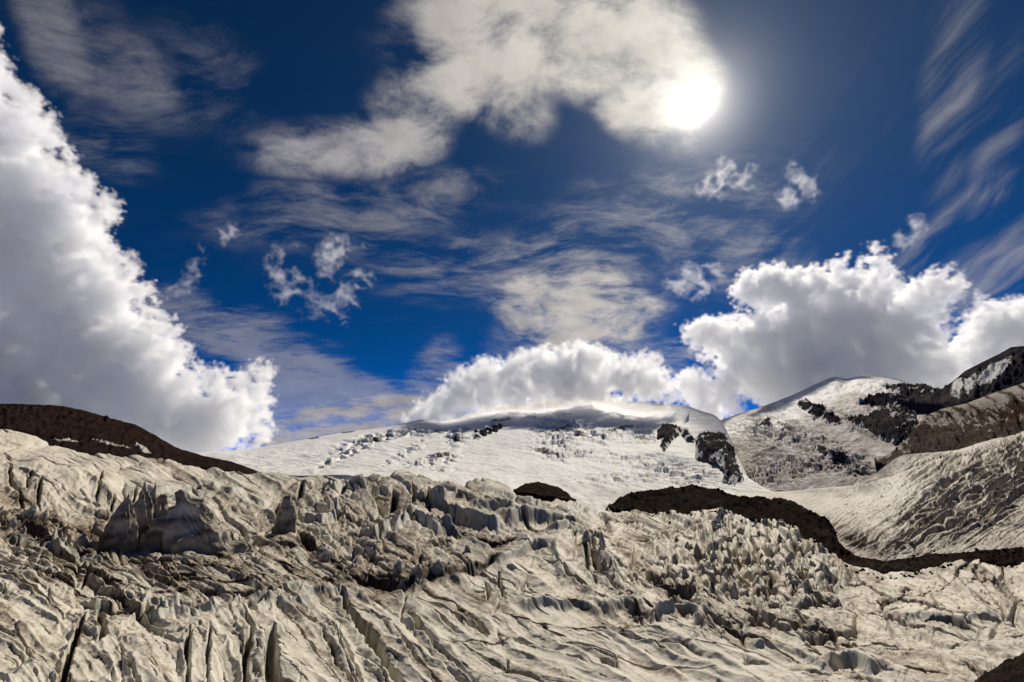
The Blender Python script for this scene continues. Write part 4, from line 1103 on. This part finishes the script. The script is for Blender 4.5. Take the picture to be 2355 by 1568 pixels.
scatter([(1330, 1220), (1380, 1215), (1400, 1290), (1440, 1350), (1400, 1360), (1350, 1290)], 14, (12, 24), (.8, 1.3), 'tall narrow ice fin on the curved ridge right of centre', 'fins on the curved ice ridge')

# ------------------------------------------------------------------ boulders along the moraines
def boulder_mesh(seed):
    import bmesh
    rng = np.random.default_rng(seed)
    bm = bmesh.new()
    for q in rng.normal(0, 1, (22, 3)):
        q = q / np.linalg.norm(q) * rng.uniform(.75, 1.1) * .5
        bm.verts.new((q[0], q[1] * .8, q[2] * .7))
    bmesh.ops.convex_hull(bm, input=bm.verts)
    bmesh.ops.delete(bm, geom=[v for v in bm.verts if not v.link_faces], context='VERTS')
    bmesh.ops.triangulate(bm, faces=bm.faces)
    V = np.array([v.co[:] for v in bm.verts]); bm.verts.index_update()
    F = np.array([[v.index for v in f.verts] for f in bm.faces]); bm.free()
    return mesh_from('boulder', V, F, MORAINE_ROCK, smooth=False)


BOULD = [boulder_mesh(900 + k) for k in range(5)]


def boulders(pts, n, spread, sz, label, group):
    P = np.array(pts, float)
    for k in range(n):
        s = rnd.uniform(0, len(P) - 1.001); i = int(s); f = s - i
        u = P[i, 0] * (1 - f) + P[i + 1, 0] * f; v = P[i, 1] * (1 - f) + P[i + 1, 1] * f + abs(rnd.gauss(0, spread))
        p = on_ice(u, v)
        m = (p - Vector((0, 0, EYE))).length * HALF / 1177.0
        w = sz * rnd.uniform(.5, 1.5) ** 1.5 * m
        o = bpy.data.objects.new('boulder', rnd.choice(BOULD)); COL.objects.link(o)
        o.location = (p.x, p.y, p.z + .15 * w); o.rotation_euler = (rnd.uniform(-.4, .4), rnd.uniform(-.4, .4), rnd.uniform(0, 6.28)); o.scale = (w, w, w)
        o['label'] = label; o['category'] = 'boulder'; o['group'] = group


def crest_boulders(ground, top, n, sz, label, group):
    for k in range(n):
        u = rnd.uniform(top[0][0] + 20, min(top[-1][0] - 10, 2380)); v = float(crv(top, u)) + abs(rnd.gauss(0, 9)) + 1.0
        D, H = ground(np.array([[u]]), np.array([[v]]))
        p = at(np.array([[u]]), np.array([[v]]), D)[0, 0]
        m = float(np.linalg.norm(p - np.array([0, 0, EYE]))) * HALF / 1177.0
        w = sz * rnd.uniform(.4, 1.4) ** 1.6 * m
        o = bpy.data.objects.new('boulder', rnd.choice(BOULD)); COL.objects.link(o)
        o.location = (p[0], p[1], p[2] + float(H[0, 0]) * m + .1 * w); o.rotation_euler = (rnd.uniform(-.5, .5), rnd.uniform(-.5, .5), rnd.uniform(0, 6.28)); o.scale = (w, w, w)
        o['label'] = label; o['category'] = 'boulder'; o['group'] = group


crest_boulders(MORAINE, R1_TOP, 80, 6, 'dark boulder perched on the long curving moraine ridge', 'boulders on the long moraine')
crest_boulders(BAND, R2_TOP, 60, 5, 'dark boulder on top of the low debris band at the right', 'boulders on the right debris band')
boulders([(1470, 1172), (1600, 1174), (1700, 1178), (1800, 1202), (1870, 1238), (1910, 1285)], 60, 5, 5, 'dark boulder lying on the ice at the foot of the long moraine ridge', 'boulders below the long moraine')
boulders([(1940, 1310), (2022, 1314), (2135, 1303), (2240, 1288), (2354, 1292)], 50, 5, 4.5, 'dark boulder lying on the ice along the low debris band at the right', 'boulders along the right debris band')

RIDGE_SNOW = [([(120, 1010), (150, 1008), (180, 1012), (150, 1014)], 'thin pale snow streak low on the dark left ridge'), ([(210, 1010), (260, 1018), (300, 1030), (255, 1024)], 'slanting pale snow streak at the foot of the dark left ridge'),
              ([(312, 1018), (335, 1030), (350, 1042), (326, 1036)], 'short pale snow tongue on the right part of the dark left ridge')]
for k, (poly, lab) in enumerate(RIDGE_SNOW):
    crag('snow_patch', poly, RIDGE, lab, 'snow', 951 + k * 7, rise=1.0, snow=1.0, step=.8, rough=1.0, mat=ICE_FAR)
# ------------------------------------------------------------------ cumulus clouds (fog grids)

def cloud_material(name, density, g=0.35, colour=(1, 1, 1)):
    m, N = new_mat(name)
    out = N.new('ShaderNodeOutputMaterial')
    a = N.new('ShaderNodeAttribute'); a.attribute_name = 'density'
    v = N.new('ShaderNodeVolumeScatter')
    v.inputs['Color'].default_value = (*colour, 1)
    N.link(N.math('MULTIPLY', a.outputs['Fac'], density), v.inputs['Density'])
    v.inputs['Anisotropy'].default_value = g
    N.link(v.outputs[0], out.inputs['Volume'])
    return m


def grid_noise(shape, lam, seed, slope=1.9):
    """smooth random field whose largest features are about lam cells (power spectrum filter)"""
    rng = np.random.default_rng(seed)
    f = np.fft.rfftn(rng.standard_normal(shape).astype(np.float32))
    k = [np.fft.fftfreq(n) for n in shape[:-1]] + [np.fft.rfftfreq(shape[-1])]
    kk = np.sqrt(k[0][:, None, None] ** 2 + k[1][None, :, None] ** 2 + k[2][None, None, :] ** 2)
    f *= 1.0 / (1.0 + (kk * lam) ** 2) ** (slope)
    n = np.fft.irfftn(f, s=shape, axes=(0, 1, 2)).astype(np.float32)
    return n / n.std()


def fog_nodes(res, lo, hi, mat):
    g = bpy.data.node_groups.new('fog', 'GeometryNodeTree')
    g.interface.new_socket('Geometry', in_out='INPUT', socket_type='NodeSocketGeometry')
    g.interface.new_socket('Geometry', in_out='OUTPUT', socket_type='NodeSocketGeometry')
    nd = g.nodes
    gi = nd.new('NodeGroupInput'); go = nd.new('NodeGroupOutput')
    vc = nd.new('GeometryNodeVolumeCube')
    vc.inputs['Min'].default_value = lo; vc.inputs['Max'].default_value = hi
    for i, ax in enumerate('XYZ'):
        vc.inputs['Resolution ' + ax].default_value = res[i]
    vc.inputs['Background'].default_value = 0.0
    pos = nd.new('GeometryNodeInputPosition')
    mr = nd.new('ShaderNodeMapRange'); mr.data_type = 'FLOAT_VECTOR'
    mr.clamp = True
    g.links.new(pos.outputs[0], mr.inputs['Vector'])
    mr.inputs[7].default_value = lo; mr.inputs[8].default_value = hi
    mr.inputs[9].default_value = (0, 0, 0); mr.inputs[10].default_value = tuple(r - 1.0 for r in res)
    sp = nd.new('ShaderNodeSeparateXYZ'); g.links.new(mr.outputs[1], sp.inputs[0])

    def m(op, a, b=None, c=None):
        n = nd.new('ShaderNodeMath'); n.operation = op
        for i, q in enumerate((a, b, c)):
            if q is None:
                continue
            if hasattr(q, 'is_output'):
                g.links.new(q, n.inputs[i])
            else:
                n.inputs[i].default_value = q
        return n.outputs[0]
    X, Y, Z = (m('ROUND', sp.outputs[i]) for i in range(3))
    ii = m('MULTIPLY_ADD', m('MULTIPLY_ADD', X, float(res[1]), Y), float(res[2]), Z)
    # indices above 2**24 lose precision as floats, grids here stay below that
    si = nd.new('GeometryNodeSampleIndex'); si.data_type = 'FLOAT'; si.domain = 'POINT'
    na = nd.new('GeometryNodeInputNamedAttribute'); na.data_type = 'FLOAT'; na.inputs[0].default_value = 'fog'
    g.links.new(gi.outputs[0], si.inputs['Geometry']); g.links.new(na.outputs[0], si.inputs['Value']); g.links.new(ii, si.inputs['Index'])
    g.links.new(si.outputs[0], vc.inputs['Density'])
    sm = nd.new('GeometryNodeSetMaterial'); sm.inputs['Material'].default_value = mat
    g.links.new(vc.outputs[0], sm.inputs[0]); g.links.new(sm.outputs[0], go.inputs[0])
    return g


def cloud(name, outline, dist, mat, seed, n_big=40, n_edge=120, rmin=9, rmax=85, depth=1.0, cell=5.0, soft=7.0, amp=(20, 14), wisp=0.0, label='', category='cloud', group=None):
    """outline on the survey sheet, filled with puffs at its own distance; local axes: across, up, away"""
    rng = np.random.default_rng(seed)
    P = np.array(outline, float)
    lo, hi = P.min(0), P.max(0)
    q = rng.uniform(lo, hi, (9000, 2)); d = poly_dist(q[:, 0], q[:, 1], outline)
    inside = q[d > rmin]; din = d[d > rmin]
    order = np.argsort(-din * rng.uniform(0.5, 1.0, len(din)))
    kept = []
    for i in order:                                     # big puffs first, spread apart
        r = min(din[i], rmax)
        if all(math.hypot(inside[i, 0] - k[0], inside[i, 1] - k[1]) > 0.55 * max(r, k[2]) for k in kept):
            kept.append((inside[i, 0], inside[i, 1], r))
        if len(kept) >= n_big:
            break
    pts = []
    for (a, b, r) in kept:
        pts.append((a, b, r, rng.normal(0, 0.35) * min(rmax, 2 * r) * depth))
        for k in range(3):                              # bulges on the near side
            an = rng.uniform(0, 6.283); rr = r * rng.uniform(0.35, 0.6); off = r * rng.uniform(0.1, 0.6)
            pts.append((a + off * math.cos(an), b + off * math.sin(an) * 0.9, min(rr, r - off * 0.5), -r * 0.75 * depth))
    edge = np.where((d > rmin * 0.6) & (d < rmin * 3.2))[0]
    rng.shuffle(edge)
    for i in edge[:n_edge]:
        pts.append((q[i, 0], q[i, 1], min(d[i] * rng.uniform(0.9, 1.5), rmin * 2.4), rng.normal(0, 0.35) * rmax * 0.5))
    pts = np.array(pts)
    pad = 3 * soft + max(amp)
    zr = (np.abs(pts[:, 3]) + pts[:, 2]).max() + pad
    b0 = np.array([lo[0] - pad, lo[1] - pad, -zr]); b1 = np.array([hi[0] + pad, hi[1] + pad, zr])
    res = np.maximum(8, np.ceil((b1 - b0) / cell)).astype(int)
    ax = [np.linspace(b0[i], b1[i], res[i]).astype(np.float32) for i in range(3)]
    sd = np.full(res, 60.0, np.float32)
    for a, b, r, z in pts:
        sl = []
        for i, c in enumerate((a, b, z)):
            j0 = np.searchsorted(ax[i], c - r - 60); j1 = np.searchsorted(ax[i], c + r + 60)
            sl.append(slice(j0, j1))
        g = np.sqrt((ax[0][sl[0]] - a)[:, None, None] ** 2 + (ax[1][sl[1]] - b)[None, :, None] ** 2 + (ax[2][sl[2]] - z)[None, None, :] ** 2) - r
        np.minimum(sd[tuple(sl)], g, out=sd[tuple(sl)])
    shp = tuple(int(r) for r in res)
    n1 = np.abs(grid_noise(shp, 55 / cell, seed + 1)); n2 = np.abs(grid_noise(shp, 22 / cell, seed + 2)); n3 = grid_noise(shp, 12 / cell, seed + 3, 1.4)
    f = -sd - (n1 - 0.5) * amp[0] - (n2 - 0.6) * amp[1] + n3 * amp[1] * 0.22
    fog = sstep(f, -soft * 0.3, soft)
    if wisp:
        fog *= np.clip(0.35 + 0.65 * sstep(n3 + wisp * n1, -0.6, 1.2), 0, 1)
    # sheet axes -> world: a flat frame facing the viewer, turned to the cloud's own middle direction
    mid = (lo + hi) / 2
    c = ray(*mid); c /= np.linalg.norm(c)
    e1 = np.cross(c, (0, 0, 1)); e1 /= np.linalg.norm(e1); e2 = np.cross(e1, c)
    # local px scale at the middle (tangent-plane remapping keeps the outline)
    n = int(np.prod(shp))
    me = bpy.data.meshes.new(name)
    me.vertices.add(n)
    attr(me, 'fog', fog)
    s = dist * HALF / 1177.0
    lo3 = (float(b0[0] - mid[0]), float(b0[1] - mid[1]), float(b0[2])); hi3 = (float(b1[0] - mid[0]), float(b1[1] - mid[1]), float(b1[2]))
    mod_g = fog_nodes(shp, lo3, hi3, mat)
    o = put(name, me, label=label, category=category)
    me.materials.append(mat)
    md = o.modifiers.new('fog', 'NODES'); md.node_group = mod_g
    # the frame of the camera's own image plane is used only to orient the box upright towards the viewer
    cp, spi = math.cos(PITCH), math.sin(PITCH)
    R = Matrix(((1, 0, 0), (0, spi, cp), (0, -cp, spi))).to_4x4()   # local x->right, local y (down the sheet)->-up, local z->away
    centre = Vector((ray(*mid) * dist).tolist()) + Vector((0, 0, EYE))
    o.matrix_world = Matrix.Translation(centre) @ R @ Matrix.Scale(s, 4)
    if group:
        o['group'] = group
    print(name, shp, n, len(pts))
    return o


WHITE = cloud_material('cloud_mist', 0.085, 0.4, (.966, .947, .918))
DUSKY = cloud_material('shaded_cloud_mist', 0.085, 0.4, (.950, .928, .896))
LEFT = [(-260, 20), (5, 60), (12, 190), (55, 190), (95, 235), (120, 300), (190, 400), (200, 430), (250, 430), (262, 510), (245, 550), (320, 610),
        (350, 690), (395, 745), (450, 830), (480, 850), (560, 850), (590, 828), (632, 850), (622, 900), (620, 960), (610, 1040), (560, 1085), (300, 1085), (-260, 1085)]
CENTRE = [(905, 985), (960, 935), (1010, 895), (1060, 850), (1110, 830), (1165, 825), (1210, 805), (1290, 800), (1345, 788), (1400, 815), (1440, 828),
          (1490, 812), (1520, 835), (1530, 870), (1555, 905), (1568, 922), (1500, 922), (1400, 915), (1300, 918), (1200, 930), (1130, 932), (1040, 968)]
RIGHT = [(1570, 760), (1610, 735), (1690, 730), (1745, 725), (1700, 690), (1690, 630), (1740, 618), (1800, 610), (1850, 640), (1880, 605), (1905, 650), (1935, 590), (1970, 600), (1985, 640),
         (2000, 555), (2025, 565), (2030, 610), (2060, 640), (2040, 690), (2090, 660), (2140, 620), (2190, 615), (2195, 660), (2150, 720), (2160, 780), (2200, 800), (2230, 830), (2220, 960), (1900, 1010), (1760, 950), (1680, 880), (1640, 830), (1590, 800)]
THIN = cloud_material('thin_cloud_mist', 0.016, 0.4, (.985, .975, .955))
EDGE = [(2222, 830), (2232, 740), (2246, 700), (2262, 668), (2276, 705), (2310, 700), (2345, 682), (2420, 665), (2560, 660), (2560, 880), (2300, 880)]
SMALL = [(1556, 890), (1575, 858), (1620, 848), (1668, 860), (1694, 885), (1690, 950), (1640, 965), (1590, 945)]
cloud('cloud', LEFT, 5200, DUSKY, 3, n_big=170, n_edge=320, rmax=62, cell=4.4, label='huge towering white cumulus cloud filling the left side')
cloud('cloud', CENTRE, 5350, WHITE, 8, soft=13.0, n_big=60, n_edge=200, rmax=55, label='flat bottomed white cloud capping the central snow summit')
cloud('cloud', RIGHT, 7000, WHITE, 12, n_big=110, n_edge=320, rmax=55, rmin=7, label='big billowing white cumulus cloud above the right snow dome')
cloud('cloud', EDGE, 6400, DUSKY, 17, n_big=40, n_edge=120, rmax=50, rmin=7, label='grey white cumulus cloud behind the dark peak at the right edge')
cloud('cloud', SMALL, 6800, WHITE, 21, n_big=24, n_edge=90, rmax=40, rmin=7, label='small rounded white cloud in the gap between the central summit and the right dome')
TORN = [([(612, 600), (640, 555), (680, 560), (672, 600), (690, 640), (720, 650), (700, 690), (640, 700), (625, 660)], 'torn white cloud scrap with a bright lower lump, left of centre'),
        ([(690, 720), (720, 670), (760, 650), (830, 650), (835, 690), (790, 720), (800, 750), (740, 720), (705, 730)], 'low ragged white cloud scrap just left of centre'),
        ([(720, 590), (770, 530), (800, 545), (860, 570), (820, 580), (800, 600), (870, 640), (850, 655), (790, 625), (740, 640)], 'thin lacy white cloud scrap above the ragged one left of centre'),
        ([(498, 545), (520, 516), (555, 522), (540, 545), (515, 560)], 'tiny bright white cloud puff beside the big left cloud'),
        ([(425, 650), (445, 600), (455, 565), (468, 575), (455, 615), (445, 655), (400, 690), (390, 660)], 'faint narrow white cloud streak right of the big left cloud'),
        ([(1525, 650), (1560, 625), (1600, 575), (1612, 590), (1600, 620), (1680, 595), (1680, 625), (1640, 660), (1620, 690), (1560, 680)], 'wispy white cloud scrap at the left of the big right cloud'),
        ([(1625, 400), (1680, 340), (1730, 370), (1755, 400), (1740, 440), (1690, 430), (1650, 460), (1600, 440)], 'bright white cloud scrap just below the sun'),
        ([(1780, 450), (1800, 420), (1815, 365), (1830, 380), (1850, 400), (1870, 420), (1895, 465), (1850, 450), (1820, 480), (1790, 475)], 'small torn white cloud scrap right of and below the sun'),
        ([(2066, 540), (2080, 510), (2105, 495), (2125, 520), (2100, 550), (2085, 580), (2070, 570)], 'tiny torn white cloud high above the right cumulus')]
for k, (poly, lab) in enumerate(TORN):
    cloud('cloud', poly, 5600, THIN, 31 + k, n_big=22, n_edge=60, rmax=16, rmin=4, cell=3.0, soft=16.0, amp=(16, 8), label=lab)
